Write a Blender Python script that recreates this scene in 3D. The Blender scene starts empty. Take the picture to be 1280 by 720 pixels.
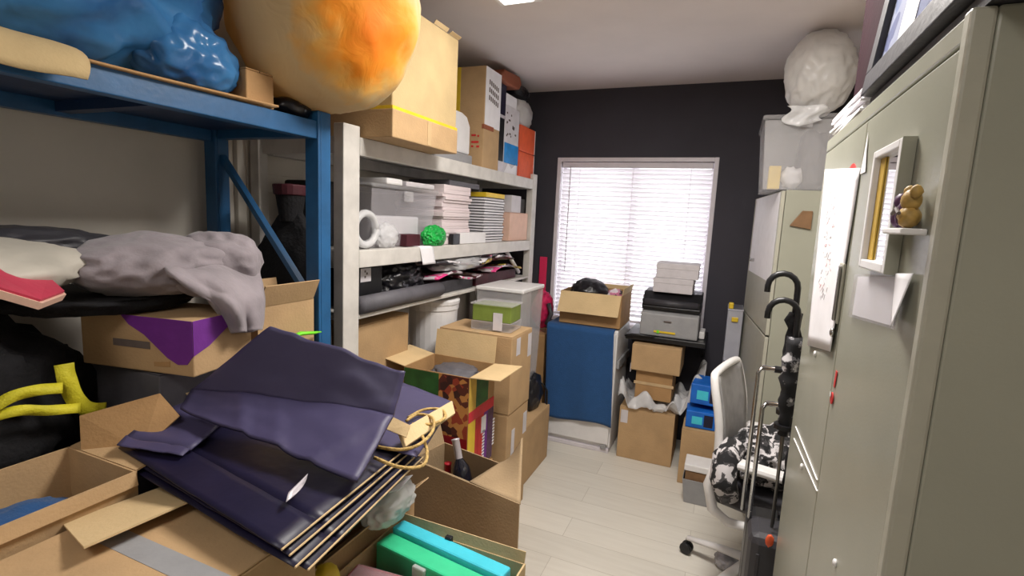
import bpy, bmesh, math, random
from mathutils import Vector, Matrix, noise
C = bpy.context.scene.collection
PI = math.pi
# ------------------------------------------------------------------ camera solved from the vanishing points
F, H = 640.0, 1.6
Dv = Vector((275, -75, 640)).normalized()
Nv = Vector((-220, 4640, 640)); Nv = (Nv - Nv.dot(Dv) * Dv).normalized()
Lv = Nv.cross(Dv)
def ray(u, v):
    d = Vector((u - 640, v - 360, F)); return Vector((d.dot(Lv), d.dot(Dv), -d.dot(Nv)))
O = Vector((0, 0, H))
def PX(u, v, x): r = ray(u, v); return r * (x / r.x) + O
def PY(u, v, y): r = ray(u, v); return r * (y / r.y) + O
def PZ(u, v, z): r = ray(u, v); return r * ((z - H) / r.z) + O

# ------------------------------------------------------------------ materials
def srgb(c):
    return tuple(((x / 255) / 12.92 if x / 255 <= .04045 else ((x / 255 + .055) / 1.055) ** 2.4) for x in c) + (1,)
MATS = {}
def mat(name, col, rough=.6, metal=0, var=.12, scale=18, bump=.1, bscale=60, trans=0, alpha=1, emit=0, coat=0, ior=1.45, col2=None, sheen=0, stretch=(1, 1, 1), translucent=0):
    m = bpy.data.materials.new(name); m.use_nodes = True; nt = m.node_tree; N = nt.nodes; L = nt.links
    b = N['Principled BSDF']
    tc = N.new('ShaderNodeTexCoord'); mp = N.new('ShaderNodeMapping'); mp.inputs['Scale'].default_value = stretch
    L.new(tc.outputs['Object'], mp.inputs['Vector'])
    n = N.new('ShaderNodeTexNoise'); n.inputs['Scale'].default_value = scale; n.inputs['Detail'].default_value = 4
    L.new(mp.outputs['Vector'], n.inputs['Vector'])
    r = N.new('ShaderNodeValToRGB')
    a = srgb(col); c2 = srgb(col2) if col2 else tuple(max(0, x * (1 - 2 * var)) for x in a[:3]) + (1,)
    r.color_ramp.elements[0].color = c2; r.color_ramp.elements[1].color = a
    r.color_ramp.elements[0].position = .3; r.color_ramp.elements[1].position = .62
    L.new(n.outputs['Fac'], r.inputs['Fac']); L.new(r.outputs['Color'], b.inputs['Base Color'])
    b.inputs['Roughness'].default_value = rough; b.inputs['Metallic'].default_value = metal
    b.inputs['Transmission Weight'].default_value = trans; b.inputs['Alpha'].default_value = alpha
    b.inputs['IOR'].default_value = ior; b.inputs['Coat Weight'].default_value = coat
    b.inputs['Sheen Weight'].default_value = sheen
    if emit:
        b.inputs['Emission Color'].default_value = a; b.inputs['Emission Strength'].default_value = emit
    if bump:
        n2 = N.new('ShaderNodeTexNoise'); n2.inputs['Scale'].default_value = bscale; n2.inputs['Detail'].default_value = 3
        L.new(mp.outputs['Vector'], n2.inputs['Vector'])
        bp = N.new('ShaderNodeBump'); bp.inputs['Strength'].default_value = bump; bp.inputs['Distance'].default_value = .01
        L.new(n2.outputs['Fac'], bp.inputs['Height']); L.new(bp.outputs['Normal'], b.inputs['Normal'])
    if translucent:
        t = N.new('ShaderNodeBsdfTranslucent'); L.new(r.outputs['Color'], t.inputs['Color'])
        mx = N.new('ShaderNodeMixShader'); mx.inputs['Fac'].default_value = translucent
        L.new(b.outputs[0], mx.inputs[1]); L.new(t.outputs[0], mx.inputs[2]); L.new(mx.outputs[0], N['Material Output'].inputs['Surface'])
    MATS[name] = m; return m
def floor_mat():
    m = bpy.data.materials.new('floor_planks'); m.use_nodes = True; nt = m.node_tree; N = nt.nodes; L = nt.links; b = N['Principled BSDF']
    tc = N.new('ShaderNodeTexCoord'); mp = N.new('ShaderNodeMapping'); L.new(tc.outputs['Object'], mp.inputs['Vector'])
    br = N.new('ShaderNodeTexBrick'); br.inputs['Scale'].default_value = 1; br.inputs['Brick Width'].default_value = 1.2; br.inputs['Row Height'].default_value = .18
    br.inputs['Mortar Size'].default_value = .0015; br.inputs['Color1'].default_value = srgb((226, 222, 212)); br.inputs['Color2'].default_value = srgb((214, 210, 200)); br.inputs['Mortar'].default_value = srgb((190, 184, 172))
    L.new(mp.outputs['Vector'], br.inputs['Vector'])
    n = N.new('ShaderNodeTexNoise'); mp2 = N.new('ShaderNodeMapping'); mp2.inputs['Scale'].default_value = (1.2, 14, 1); L.new(tc.outputs['Object'], mp2.inputs['Vector']); L.new(mp2.outputs['Vector'], n.inputs['Vector'])
    n.inputs['Scale'].default_value = 3; n.inputs['Detail'].default_value = 6
    r = N.new('ShaderNodeValToRGB'); r.color_ramp.elements[0].color = (.82, .8, .78, 1); r.color_ramp.elements[1].color = (1, 1, 1, 1); L.new(n.outputs['Fac'], r.inputs['Fac'])
    mx = N.new('ShaderNodeMixRGB'); mx.blend_type = 'MULTIPLY'; mx.inputs['Fac'].default_value = 1; L.new(br.outputs['Color'], mx.inputs[1]); L.new(r.outputs['Color'], mx.inputs[2])
    L.new(mx.outputs[0], b.inputs['Base Color']); b.inputs['Roughness'].default_value = .38
    return m
M_floor = floor_mat()
M_ceil = mat('ceiling_paint', (222, 212, 210), .9, var=.03, scale=3, bump=.04, bscale=150)
M_wallw = mat('pale_wall_paint', (214, 208, 197), .85, var=.05, scale=3, bump=.05, bscale=120)
M_wallb = mat('charcoal_wall_paint', (60, 58, 66), .8, var=.06, scale=4, bump=.06, bscale=120)
M_winf = mat('window_white', (214, 208, 214), .4, var=.03, bump=0)
M_slat = mat('blind_slat', (246, 242, 246), .5, var=.02, bump=0, translucent=.14)
M_card = mat('cardboard', (184, 152, 112), .85, var=.07, scale=9, bump=.15, bscale=120)
M_card2 = mat('cardboard_light', (207, 180, 136), .85, var=.06, scale=8, bump=.15, bscale=120)
M_card3 = mat('cardboard_brown', (172, 134, 90), .85, var=.08, scale=9, bump=.15, bscale=120)
M_boxpale = mat('cardboard_pale', (190, 166, 122), .85, var=.06, scale=8, bump=.15, bscale=120)
M_cardin = mat('cardboard_grey', (168, 144, 112), .88, var=.08, scale=7, bump=.15, bscale=120)
M_tape = mat('clear_brown_tape', (196, 168, 128), .25, var=.05, bump=.05)
M_paper = mat('white_paper', (232, 230, 234), .7, var=.03, bump=.05, bscale=20)
M_label = mat('grey_label', (205, 200, 204), .6, var=.05)
M_ink = mat('grey_ink', (104, 92, 88), .7)
M_red = mat('red_ink', (200, 50, 48), .6)
M_blue = mat('blue_rack_paint', (34, 90, 138), .42, var=.12, scale=10, bump=.06, bscale=80)
M_bluedk = mat('blue_rack_deck', (26, 52, 92), .5, var=.1, scale=6)
M_white = mat('white_rack_paint', (208, 204, 198), .45, var=.08, scale=14, bump=.05)
M_cab = mat('cabinet_olive_grey', (156, 156, 142), .27, var=.04, scale=4, bump=.03, bscale=200)
M_cabedge = mat('cabinet_edge', (172, 170, 156), .4, var=.04)
M_gap = mat('dark_gap', (46, 46, 40), .8)
M_steel = mat('chrome', (190, 190, 190), .2, metal=1, var=.03, bump=0)
M_steeld = mat('brushed_dark_metal', (110, 108, 104), .35, metal=.8, var=.05)
M_black = mat('black_fabric', (16, 15, 19), .9, var=.25, scale=30, bump=.4, bscale=90)
M_blackp = mat('black_plastic', (26, 26, 29), .35, var=.1, bump=.05)
M_blackbag = mat('black_poly', (24, 23, 28), .3, var=.2, scale=12, bump=.4, bscale=25)
M_char = mat('charcoal_shell', (56, 55, 60), .5, var=.08)
M_greyroll = mat('grey_roll', (92, 90, 96), .6, var=.1)
M_grey = mat('grey_plastic', (150, 150, 152), .5, var=.05)
M_whitep = mat('white_plastic', (226, 224, 224), .4, var=.03, bump=.03)
M_offw = mat('off_white_bag', (190, 184, 172), .6, var=.1, scale=8, bump=.3, bscale=14)
M_jacket = mat('grey_jacket', (146, 137, 142), .9, var=.12, scale=10, bump=.3, bscale=40, sheen=.2)
M_purple = mat('purple_paper', (70, 65, 97), .5, var=.08, scale=5, bump=.12, bscale=16)
M_purple2 = mat('purple_paper_pale', (122, 112, 160), .5, var=.08, scale=5, bump=.12, bscale=16)
M_navy = mat('navy_gloss_paper', (27, 24, 50), .42, var=.15, scale=5, bump=.2, bscale=14)
M_rope = mat('twisted_rope', (206, 172, 106), .8, var=.25, scale=80, bump=.5, bscale=160)
M_bluebag = mat('blue_poly', (70, 134, 190), .24, var=.3, scale=5, bump=.35, bscale=14, translucent=.3, col2=(22, 70, 132))
M_pink = mat('pink_cover', (190, 60, 84), .5, var=.06)
M_mag = mat('magenta_fabric', (196, 26, 84), .6, var=.3, scale=25, bump=.3)
M_hot = mat('hot_pink_board', (222, 44, 92), .5, var=.05)
M_maroon = mat('maroon_board', (36, 15, 22), .9, var=.1)
M_maroon.node_tree.nodes['Principled BSDF'].inputs['Specular IOR Level'].default_value = .1
M_yellow = mat('yellow_webbing', (206, 196, 40), .6, var=.1, bump=.3, bscale=200)
M_yel = mat('yellow_plastic', (226, 192, 50), .45, var=.06)
M_purp = mat('violet_print', (112, 44, 140), .6, var=.06)
M_green = mat('green_film', (40, 190, 84), .3, var=.25, scale=20, bump=.4, bscale=30, translucent=.2)
M_neon = mat('neon_green', (120, 224, 40), .5, var=.1)
M_olive = mat('olive_green_lid', (120, 138, 62), .5, var=.06)
M_teal = mat('teal_folder', (64, 206, 150), .35, var=.06)
M_cyan = mat('cyan_folder', (70, 200, 220), .35, var=.06)
M_orange = mat('orange_box', (222, 92, 52), .55, var=.08)
M_rust = mat('rust_brown_card', (150, 84, 58), .7, var=.08)
M_azure = mat('azure_print', (30, 138, 214), .45, var=.15, scale=14)
M_bluebox = mat('bright_blue_carton', (24, 104, 200), .45, var=.12, scale=10)
M_cloth = mat('navy_cloth', (36, 78, 128), .92, var=.04, scale=30, bump=.3, bscale=160, sheen=.1)
M_oliveg = mat('green_food_print', (46, 96, 44), .5, var=.25, scale=14)
M_glassbot = mat('dark_bottle_glass', (24, 24, 34), .12, var=.05, bump=0, coat=.5)
M_foil = mat('silver_foil', (206, 200, 206), .35, metal=.25, var=.1)
M_redcap = mat('red_foil', (206, 40, 60), .35, var=.1)
M_reddk = mat('red_plastic', (150, 24, 34), .35, var=.1)
M_wine = mat('wine_red', (70, 17, 30), .6, var=.2)
M_silverbag = mat('silver_film', (196, 196, 204), .25, var=.25, scale=16, bump=.5, bscale=22, metal=.25)
M_mesh = mat('grey_chair_mesh', (150, 148, 148), .7, var=.1, bump=.4, bscale=300)
M_books = mat('book_pages', (226, 212, 214), .8, var=.1, scale=4, bump=.1, stretch=(1, 1, 40))
M_pinkish = mat('pinkish_carton', (222, 184, 164), .7, var=.04)
M_gold = mat('yellow_wood', (206, 170, 70), .5, var=.1)
M_tan = mat('tan_ornament', (190, 154, 84), .5, var=.2, scale=60)
M_plum = mat('plum_ornament', (92, 60, 92), .5, var=.25, scale=60)
M_mirror = mat('mirror_glass', (235, 235, 235), .02, metal=1, var=0, bump=0)
M_blind = mat('lamp_diffuser', (255, 250, 245), .5, var=0, bump=0, emit=5)
M_brownp = mat('brown_paper', (128, 96, 66), .7, var=.12)
def clearmat(name, col, alpha, rough=.15, bump=.1, bscale=30):
    m = mat(name, col, rough, var=.06, bump=bump, bscale=bscale, alpha=alpha); return m
M_clear = clearmat('clear_plastic', (214, 210, 216), .2, .2)
M_drawer = clearmat('cloudy_plastic', (196, 196, 206), .72, .35)
M_clearbag = clearmat('clear_film', (236, 236, 238), .5, .22, .5, 26)
M_frost = clearmat('frosted_plastic', (214, 212, 214), .26, .3)
M_whitebag = mat('white_poly', (238, 236, 234), .3, var=.05, scale=8, bump=.4, bscale=16, translucent=.4)
M_glass = clearmat('window_glass', (235, 240, 240), .12, .03, 0)
def special(name, fn, rough=.5):
    m = bpy.data.materials.new(name); m.use_nodes = True; nt = m.node_tree; b = nt.nodes['Principled BSDF']; b.inputs['Roughness'].default_value = rough
    fn(nt, b); return m
def ramp(nt, stops, interp='LINEAR'):
    r = nt.nodes.new('ShaderNodeValToRGB'); r.color_ramp.interpolation = interp; e = r.color_ramp.elements
    while len(e) < len(stops): e.new(.5)
    for k, (p, c) in enumerate(stops): e[k].position = p; e[k].color = srgb(c)
    return r
def orangebag(nt, b):
    # a cream sack with an orange dyed blot of its own
    tc = nt.nodes.new('ShaderNodeTexCoord'); vm = nt.nodes.new('ShaderNodeVectorMath'); vm.operation = 'DISTANCE'
    vm.inputs[1].default_value = ORANGE_SPOT
    n = nt.nodes.new('ShaderNodeTexNoise'); n.inputs['Scale'].default_value = 14; nt.links.new(tc.outputs['Object'], n.inputs['Vector'])
    nt.links.new(tc.outputs['Object'], vm.inputs[0])
    ma = nt.nodes.new('ShaderNodeMath'); ma.operation = 'MULTIPLY_ADD'; ma.inputs[1].default_value = .16
    nt.links.new(n.outputs['Fac'], ma.inputs[0]); nt.links.new(vm.outputs['Value'], ma.inputs[2])
    r = ramp(nt, [(.12, (255, 136, 10)), (.20, (255, 158, 34)), (.26, (240, 184, 92)), (.33, (216, 194, 146))])
    nt.links.new(ma.outputs[0], r.inputs['Fac']); nt.links.new(r.outputs['Color'], b.inputs['Base Color'])
    t = nt.nodes.new('ShaderNodeBsdfTranslucent'); nt.links.new(r.outputs['Color'], t.inputs['Color'])
    mx = nt.nodes.new('ShaderNodeMixShader'); mx.inputs['Fac'].default_value = .3
    n2 = nt.nodes.new('ShaderNodeTexNoise'); n2.inputs['Scale'].default_value = 9; n2.inputs['Distortion'].default_value = 1.6; n2.inputs['Detail'].default_value = 3; nt.links.new(tc.outputs['Object'], n2.inputs['Vector'])
    bp = nt.nodes.new('ShaderNodeBump'); bp.inputs['Strength'].default_value = .4; bp.inputs['Distance'].default_value = .01
    nt.links.new(n2.outputs['Fac'], bp.inputs['Height']); nt.links.new(bp.outputs['Normal'], b.inputs['Normal'])
    nt.links.new(b.outputs[0], mx.inputs[1]); nt.links.new(t.outputs[0], mx.inputs[2]); nt.links.new(mx.outputs[0], nt.nodes['Material Output'].inputs['Surface'])
ORANGE_SPOT = (.2, -.1, .25)
def camo(nt, b):
    tc = nt.nodes.new('ShaderNodeTexCoord'); n = nt.nodes.new('ShaderNodeTexNoise'); n.inputs['Scale'].default_value = 20; n.inputs['Detail'].default_value = 5; n.inputs['Distortion'].default_value = 1.2
    nt.links.new(tc.outputs['Object'], n.inputs['Vector'])
    r = ramp(nt, [(0, (28, 28, 30)), (.47, (70, 68, 70)), (.54, (196, 192, 194))], 'CONSTANT')
    nt.links.new(n.outputs['Fac'], r.inputs['Fac']); nt.links.new(r.outputs['Color'], b.inputs['Base Color'])
M_camo = special('black_white_print_fabric', camo, .9)
def fruit(nt, b):
    tc = nt.nodes.new('ShaderNodeTexCoord'); n = nt.nodes.new('ShaderNodeTexVoronoi'); n.inputs['Scale'].default_value = 34
    nt.links.new(tc.outputs['Object'], n.inputs['Vector'])
    sp = nt.nodes.new('ShaderNodeSeparateColor'); nt.links.new(n.outputs['Color'], sp.inputs[0])
    r = ramp(nt, [(0, (90, 40, 30)), (.3, (150, 60, 40)), (.55, (60, 30, 26)), (.75, (190, 130, 70))], 'CONSTANT')
    nt.links.new(sp.outputs[0], r.inputs['Fac']); nt.links.new(r.outputs['Color'], b.inputs['Base Color'])
M_fruit = special('dried_fruit_print', fruit, .45)
def floral(nt, b):
    tc = nt.nodes.new('ShaderNodeTexCoord'); n = nt.nodes.new('ShaderNodeTexNoise'); n.inputs['Scale'].default_value = 28; n.inputs['Detail'].default_value = 3
    nt.links.new(tc.outputs['Object'], n.inputs['Vector'])
    r = ramp(nt, [(0, (26, 26, 30)), (.56, (110, 108, 112)), (.62, (200, 198, 200))], 'CONSTANT')
    nt.links.new(n.outputs['Fac'], r.inputs['Fac']); nt.links.new(r.outputs['Color'], b.inputs['Base Color'])
M_floral = special('dark_floral_fabric', floral, .8)
def magz(cols, name):
    def fn(nt, b):
        tc = nt.nodes.new('ShaderNodeTexCoord'); n = nt.nodes.new('ShaderNodeTexNoise'); n.inputs['Scale'].default_value = 10; n.inputs['Detail'].default_value = 2
        nt.links.new(tc.outputs['Object'], n.inputs['Vector'])
        r = ramp(nt, [(.3 + .3 * k / max(1, len(cols) - 1), c) for k, c in enumerate(cols)], 'CONSTANT'); r.color_ramp.elements[0].position = 0
        nt.links.new(n.outputs['Fac'], r.inputs['Fac']); nt.links.new(r.outputs['Color'], b.inputs['Base Color'])
    return special(name, fn, .3)
M_mag1 = magz([(36, 30, 36), (80, 30, 44), (200, 190, 196), (220, 60, 130)], 'glossy_print_dark')
M_mag2 = magz([(220, 210, 216), (200, 120, 150), (60, 50, 56), (230, 226, 230)], 'glossy_print_pale')
M_mag3 = magz([(120, 30, 50), (180, 160, 60), (60, 30, 40)], 'glossy_print_red')

# ------------------------------------------------------------------ object helpers
def tag(o, label=None, cat=None, group=None, kind=None):
    if label: o['label'] = label
    if cat: o['category'] = cat
    if group: o['group'] = group
    if kind: o['kind'] = kind
    return o
def thing(name, label, cat, loc=(0, 0, 0), rz=0, group=None):
    o = bpy.data.objects.new(name, None); C.objects.link(o); o.empty_display_size = .05
    o.location = loc; o.rotation_euler = (0, 0, rz); return tag(o, label, cat, group)
def wmat(o):
    m = Matrix.Identity(4)
    while o is not None: m = o.matrix_basis @ m; o = o.parent
    return m
class MB:
    def __init__(s): s.v = []; s.f = []
    def add(s, vs, fs):
        k = len(s.v); s.v += [Vector(p) for p in vs]; s.f += [tuple(i + k for i in f) for f in fs]; return s
    def box(s, x0, x1, y0, y1, z0, z1, rot=None, piv=None):
        vs = [Vector((x, y, z)) for z in (z0, z1) for y in (y0, y1) for x in (x0, x1)]
        if rot is not None:
            p = Vector(piv) if piv is not None else Vector(((x0 + x1) / 2, (y0 + y1) / 2, (z0 + z1) / 2))
            vs = [p + rot @ (q - p) for q in vs]
        return s.add(vs, [(0, 2, 3, 1), (4, 5, 7, 6), (0, 1, 5, 4), (2, 6, 7, 3), (0, 4, 6, 2), (1, 3, 7, 5)])
    def slab(s, pts, t):
        pts = [Vector(p) for p in pts]; n = Vector((0, 0, 0))
        for i in range(len(pts)): n += (pts[i] - pts[0]).cross(pts[(i + 1) % len(pts)] - pts[0])
        n.normalize(); k = len(pts)
        vs = [p + n * t / 2 for p in pts] + [p - n * t / 2 for p in pts]
        fs = [tuple(range(k)), tuple(range(2 * k - 1, k - 1, -1))] + [(i, k + i, k + (i + 1) % k, (i + 1) % k) for i in range(k)]
        return s.add(vs, fs)
    def prism(s, pts2, fn, a, b):      # outline extruded between fn(p,q,a) and fn(p,q,b)
        k = len(pts2); vs = [fn(p, q, a) for p, q in pts2] + [fn(p, q, b) for p, q in pts2]
        return s.add(vs, [tuple(range(k)), tuple(range(2 * k - 1, k - 1, -1))] + [(i, k + i, k + (i + 1) % k, (i + 1) % k) for i in range(k)])
    def tube(s, pts, r, n=10, flat=1.0):
        pts = [Vector(p) for p in pts]; rs = r if isinstance(r, (list, tuple)) else [r] * len(pts)
        base = len(s.v); up = None
        for i, p in enumerate(pts):
            t = (pts[min(i + 1, len(pts) - 1)] - pts[max(i - 1, 0)]).normalized()
            if up is None:
                up = t.orthogonal().normalized() if flat == 1 else (Vector((0, 0, 1)) - t * t.z)
                if up.length < .01: up = t.orthogonal()
                up.normalize()
            up = (up - t * up.dot(t)).normalized(); w = t.cross(up)
            for k in range(n):
                a = 2 * PI * k / n; s.v.append(p + up * math.cos(a) * rs[i] * flat + w * math.sin(a) * rs[i])
        m = len(pts)
        for i in range(m - 1):
            for k in range(n):
                a = base + i * n + k; b = base + i * n + (k + 1) % n; s.f.append((a, b, b + n, a + n))
        s.f.append(tuple(base + k for k in range(n - 1, -1, -1))); s.f.append(tuple(base + (m - 1) * n + k for k in range(n)))
        return s
    def lathe(s, prof, c, n=24, axis=None):
        c = Vector(c); q = axis.to_track_quat('Z', 'Y').to_matrix() if axis is not None else Matrix.Identity(3)
        base = len(s.v)
        for r, z in prof:
            for k in range(n):
                a = 2 * PI * k / n; s.v.append(c + q @ Vector((r * math.cos(a), r * math.sin(a), z)))
        for i in range(len(prof) - 1):
            for k in range(n):
                a = base + i * n + k; b = base + i * n + (k + 1) % n; s.f.append((a, b, b + n, a + n))
        s.f.append(tuple(base + k for k in range(n - 1, -1, -1))); s.f.append(tuple(base + (len(prof) - 1) * n + k for k in range(n)))
        return s
    def grid(s, fn, nu, nv):
        base = len(s.v)
        for j in range(nv + 1):
            for i in range(nu + 1): s.v.append(Vector(fn(i / nu, j / nv)))
        for j in range(nv):
            for i in range(nu):
                a = base + j * (nu + 1) + i; s.f.append((a, a + 1, a + nu + 2, a + nu + 1))
        return s
    def blob(s, c, r, seed=0, amp=.1, freq=3, ridge=0, zmin=None, sub=4, rot=0, zmax=None, tilt=None, box=0, octv=4):
        bm = bmesh.new(); bmesh.ops.create_icosphere(bm, subdivisions=sub, radius=1)
        c = Vector(c); off = Vector((seed * 7.3, seed * 3.1, seed * 5.7)); base = len(s.v); q = Matrix.Rotation(rot, 3, 'Z')
        if tilt is not None: q = q @ tilt
        for v in bm.verts:
            d = v.co.normalized(); p = d
            if box: 
                mx = max(abs(d.x), abs(d.y), abs(d.z)); p = d * ((1 - box) + box / mx)
            n = noise.fractal(d * freq + off, .8, 2.1, octv)
            if ridge:
                n2 = 1 - abs(noise.noise(d * freq * 2.2 + off)) * 2.2; n = n * (1 - ridge) + ridge * n2 * .6
            p = p * (1 + amp * n)
            w = c + q @ Vector((p.x * r[0], p.y * r[1], p.z * r[2]))
            if zmin is not None and w.z < zmin: w.z = zmin + (w.z - zmin) * .02
            if zmax is not None and w.z > zmax: w.z = zmax + (w.z - zmax) * .05
            s.v.append(w)
        for f in bm.faces: s.f.append(tuple(v.index + base for v in f.verts))
        bm.free(); return s
    def build(s, name, m, parent=None, bevel=0, smooth=False, solid=0, label=None, cat=None, group=None, kind=None, sub=0, off=0):
        if parent is None:
            xs = [p.x for p in s.v]; ys = [p.y for p in s.v]; zs = [p.z for p in s.v]
            loc = Vector(((min(xs) + max(xs)) / 2, (min(ys) + max(ys)) / 2, min(zs))); inv = Matrix.Translation(-loc)
        else: inv = wmat(parent).inverted(); loc = None
        me = bpy.data.meshes.new(name); me.from_pydata([inv @ p for p in s.v], [], s.f)
        bm = bmesh.new(); bm.from_mesh(me); bmesh.ops.recalc_face_normals(bm, faces=bm.faces); bm.to_mesh(me); bm.free()
        me.materials.append(m); me.update()
        if smooth:
            for p in me.polygons: p.use_smooth = True
        o = bpy.data.objects.new(name, me); C.objects.link(o)
        if parent is None: o.location = loc
        else: o.parent = parent
        if solid:
            md = o.modifiers.new('solid', 'SOLIDIFY'); md.thickness = solid; md.offset = off
        if bevel:
            md = o.modifiers.new('bevel', 'BEVEL'); md.width = bevel; md.segments = 2; md.limit_method = 'ANGLE'; md.angle_limit = .7
        if sub:
            md = o.modifiers.new('sub', 'SUBSURF'); md.levels = sub; md.render_levels = sub
        return tag(o, label, cat, group, kind)
def B(x0, x1, y0, y1, z0, z1, **k): return MB().box(x0, x1, y0, y1, z0, z1, **k)
def struct(o): o['kind'] = 'structure'; return o
RZ = lambda a: Matrix.Rotation(a, 3, 'Z')
RX = lambda a: Matrix.Rotation(a, 3, 'X')
RY = lambda a: Matrix.Rotation(a, 3, 'Y')

def carton(label, x0, x1, y0, y1, z0, z1, rz=0, m=None, open_=False, flaps=None, tape=True, seam='x', name='cardboard_box', cat='box', group=None, inner=None, tapem=None):
    """closed: body, two top flaps, tape; open: thin-walled body with hinged flaps {side: (angle, length)}"""
    m = m or M_card; cx, cy = (x0 + x1) / 2, (y0 + y1) / 2
    w, d, h = x1 - x0, y1 - y0, z1 - z0; t = .005
    root = thing(name, label, cat, (cx, cy, z0), rz, group); W = wmat(root)
    def T(mb):
        mb.v = [W @ p for p in mb.v]; return mb
    if not open_:
        T(B(-w / 2, w / 2, -d / 2, d / 2, 0, h - .005)).build('body', m, root, bevel=.004)
        g = .0015
        if seam == 'x':
            T(B(-w / 2 + .001, w / 2 - .001, -d / 2 + .001, -g, h - .0045, h)).build('flap', m, root, bevel=.0015)
            T(B(-w / 2 + .001, w / 2 - .001, g, d / 2 - .001, h - .0045, h)).build('flap', m, root, bevel=.0015)
            if tape:
                tb = B(-w / 2 - .0008, w / 2 + .0008, -.024, .024, h, h + .0008)
                tb.box(-w / 2 - .0012, -w / 2, -.024, .024, h - .07, h + .0008).box(w / 2, w / 2 + .0012, -.024, .024, h - .07, h + .0008)
                T(tb).build('tape', tapem or M_tape, root)
        else:
            T(B(-w / 2 + .001, -g, -d / 2 + .001, d / 2 - .001, h - .0045, h)).build('flap', m, root, bevel=.0015)
            T(B(g, w / 2 - .001, -d / 2 + .001, d / 2 - .001, h - .0045, h)).build('flap', m, root, bevel=.0015)
            if tape:
                tb = B(-.024, .024, -d / 2 - .0008, d / 2 + .0008, h, h + .0008)
                tb.box(-.024, .024, -d / 2 - .0012, -d / 2, h - .07, h + .0008).box(-.024, .024, d / 2, d / 2 + .0012, h - .07, h + .0008)
                T(tb).build('tape', tapem or M_tape, root)
    else:
        b = MB().box(-w / 2, w / 2, -d / 2, -d / 2 + t, 0, h).box(-w / 2, w / 2, d / 2 - t, d / 2, 0, h)
        b.box(-w / 2, -w / 2 + t, -d / 2 + t, d / 2 - t, 0, h).box(w / 2 - t, w / 2, -d / 2 + t, d / 2 - t, 0, h).box(-w / 2 + t, w / 2 - t, -d / 2 + t, d / 2 - t, 0, t)
        T(b).build('body', m, root)
        for side, (ang, ln) in (flaps or {}).items():
            a = math.radians(ang); ca, sa = math.cos(a) * ln, math.sin(a) * ln; e = .004
            if side == 'n': p = [(-w / 2 + e, d / 2, h), (w / 2 - e, d / 2, h), (w / 2 - e, d / 2 + ca, h + sa), (-w / 2 + e, d / 2 + ca, h + sa)]
            if side == 's': p = [(-w / 2 + e, -d / 2, h), (w / 2 - e, -d / 2, h), (w / 2 - e, -d / 2 - ca, h + sa), (-w / 2 + e, -d / 2 - ca, h + sa)]
            if side == 'e': p = [(w / 2, -d / 2 + e, h), (w / 2, d / 2 - e, h), (w / 2 + ca, d / 2 - e, h + sa), (w / 2 + ca, -d / 2 + e, h + sa)]
            if side == 'w': p = [(-w / 2, -d / 2 + e, h), (-w / 2, d / 2 - e, h), (-w / 2 - ca, d / 2 - e, h + sa), (-w / 2 - ca, -d / 2 + e, h + sa)]
            T(MB().slab(p, .004)).build('flap', inner or m, root)
    return root
def bag_tail(mb, p, d, n=5, r=.05, l=.12, seed=1):
    rnd = random.Random(seed); p = Vector(p); d = Vector(d).normalized()
    for k in range(n):
        q = (d + Vector((rnd.uniform(-.5, .5), rnd.uniform(-.5, .5), rnd.uniform(-.3, .5)))).normalized()
        mb.tube([p - d * .02, p + q * l * .4, p + q * l], [.012, r * .5, r], 8, .35)
    return mb

# ================================================================== SETTING
XL, XR, YB, YF, ZC = -1.95, .66, 3.9, -1.7, 2.58
struct(B(XL, XR, YF, YB, -.05, 0).build('floor', M_floor))
struct(B(XL - .1, XR + .1, YF - .1, YB + .25, ZC, ZC + .1).build('ceiling', M_ceil))
struct(B(XL - .1, XL, YF, YB, 0, ZC).build('wall_left', M_wallw))
struct(B(XR, XR + .1, YF, YB, 0, ZC).build('wall_right', M_wallw))
struct(B(XL - .1, XR + .1, YF - .1, YF, 0, ZC).build('wall_front', M_wallw))
WX0, WX1, WZ0, WZ1 = -1.30, -.125, .80, 2.08
wb = MB().box(XL - .1, WX0, YB, YB + .2, 0, ZC).box(WX1, XR + .1, YB, YB + .2, 0, ZC).box(WX0, WX1, YB, YB + .2, WZ1, ZC).box(WX0, WX1, YB, YB + .2, 0, WZ0)
struct(wb.build('wall_back', M_wallb))
struct(B(XL, XL + .012, 1.75, YB, 0, .08).build('baseboard_left', M_winf))
# window: frame, sash bars, panes
win = thing('window_1', None, None, ((WX0 + WX1) / 2, YB + .1, WZ0)); win['kind'] = 'structure'
fr = MB()
for (a, b, c, d) in ((WX0, WX0 + .05, WZ0, WZ1), (WX1 - .05, WX1, WZ0, WZ1), (WX0 + .05, WX1 - .05, WZ0, WZ0 + .05), (WX0 + .05, WX1 - .05, WZ1 - .05, WZ1), (-.74, -.69, WZ0 + .05, WZ1 - .05)):
    fr.box(a, b, YB + .10, YB + .16, c, d)
fr.build('window_frame', M_winf, win, bevel=.004)
MB().box(WX0 + .05, -.74, YB + .125, YB + .131, WZ0 + .05, WZ1 - .05).build('pane', M_glass, win)
MB().box(-.69, WX1 - .05, YB + .125, YB + .131, WZ0 + .05, WZ1 - .05).build('pane', M_glass, win)
tr = MB().box(WX0 - .0, WX0 + .03, YB - .004, YB + .10, WZ0, WZ1).box(WX1 - .03, WX1, YB - .004, YB + .10, WZ0, WZ1).box(WX0 + .03, WX1 - .03, YB - .004, YB + .10, WZ1 - .03, WZ1).box(WX0 + .03, WX1 - .03, YB - .015, YB + .10, WZ0, WZ0 + .03)
struct(tr.build('trim_1', M_winf, bevel=.003))
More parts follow.
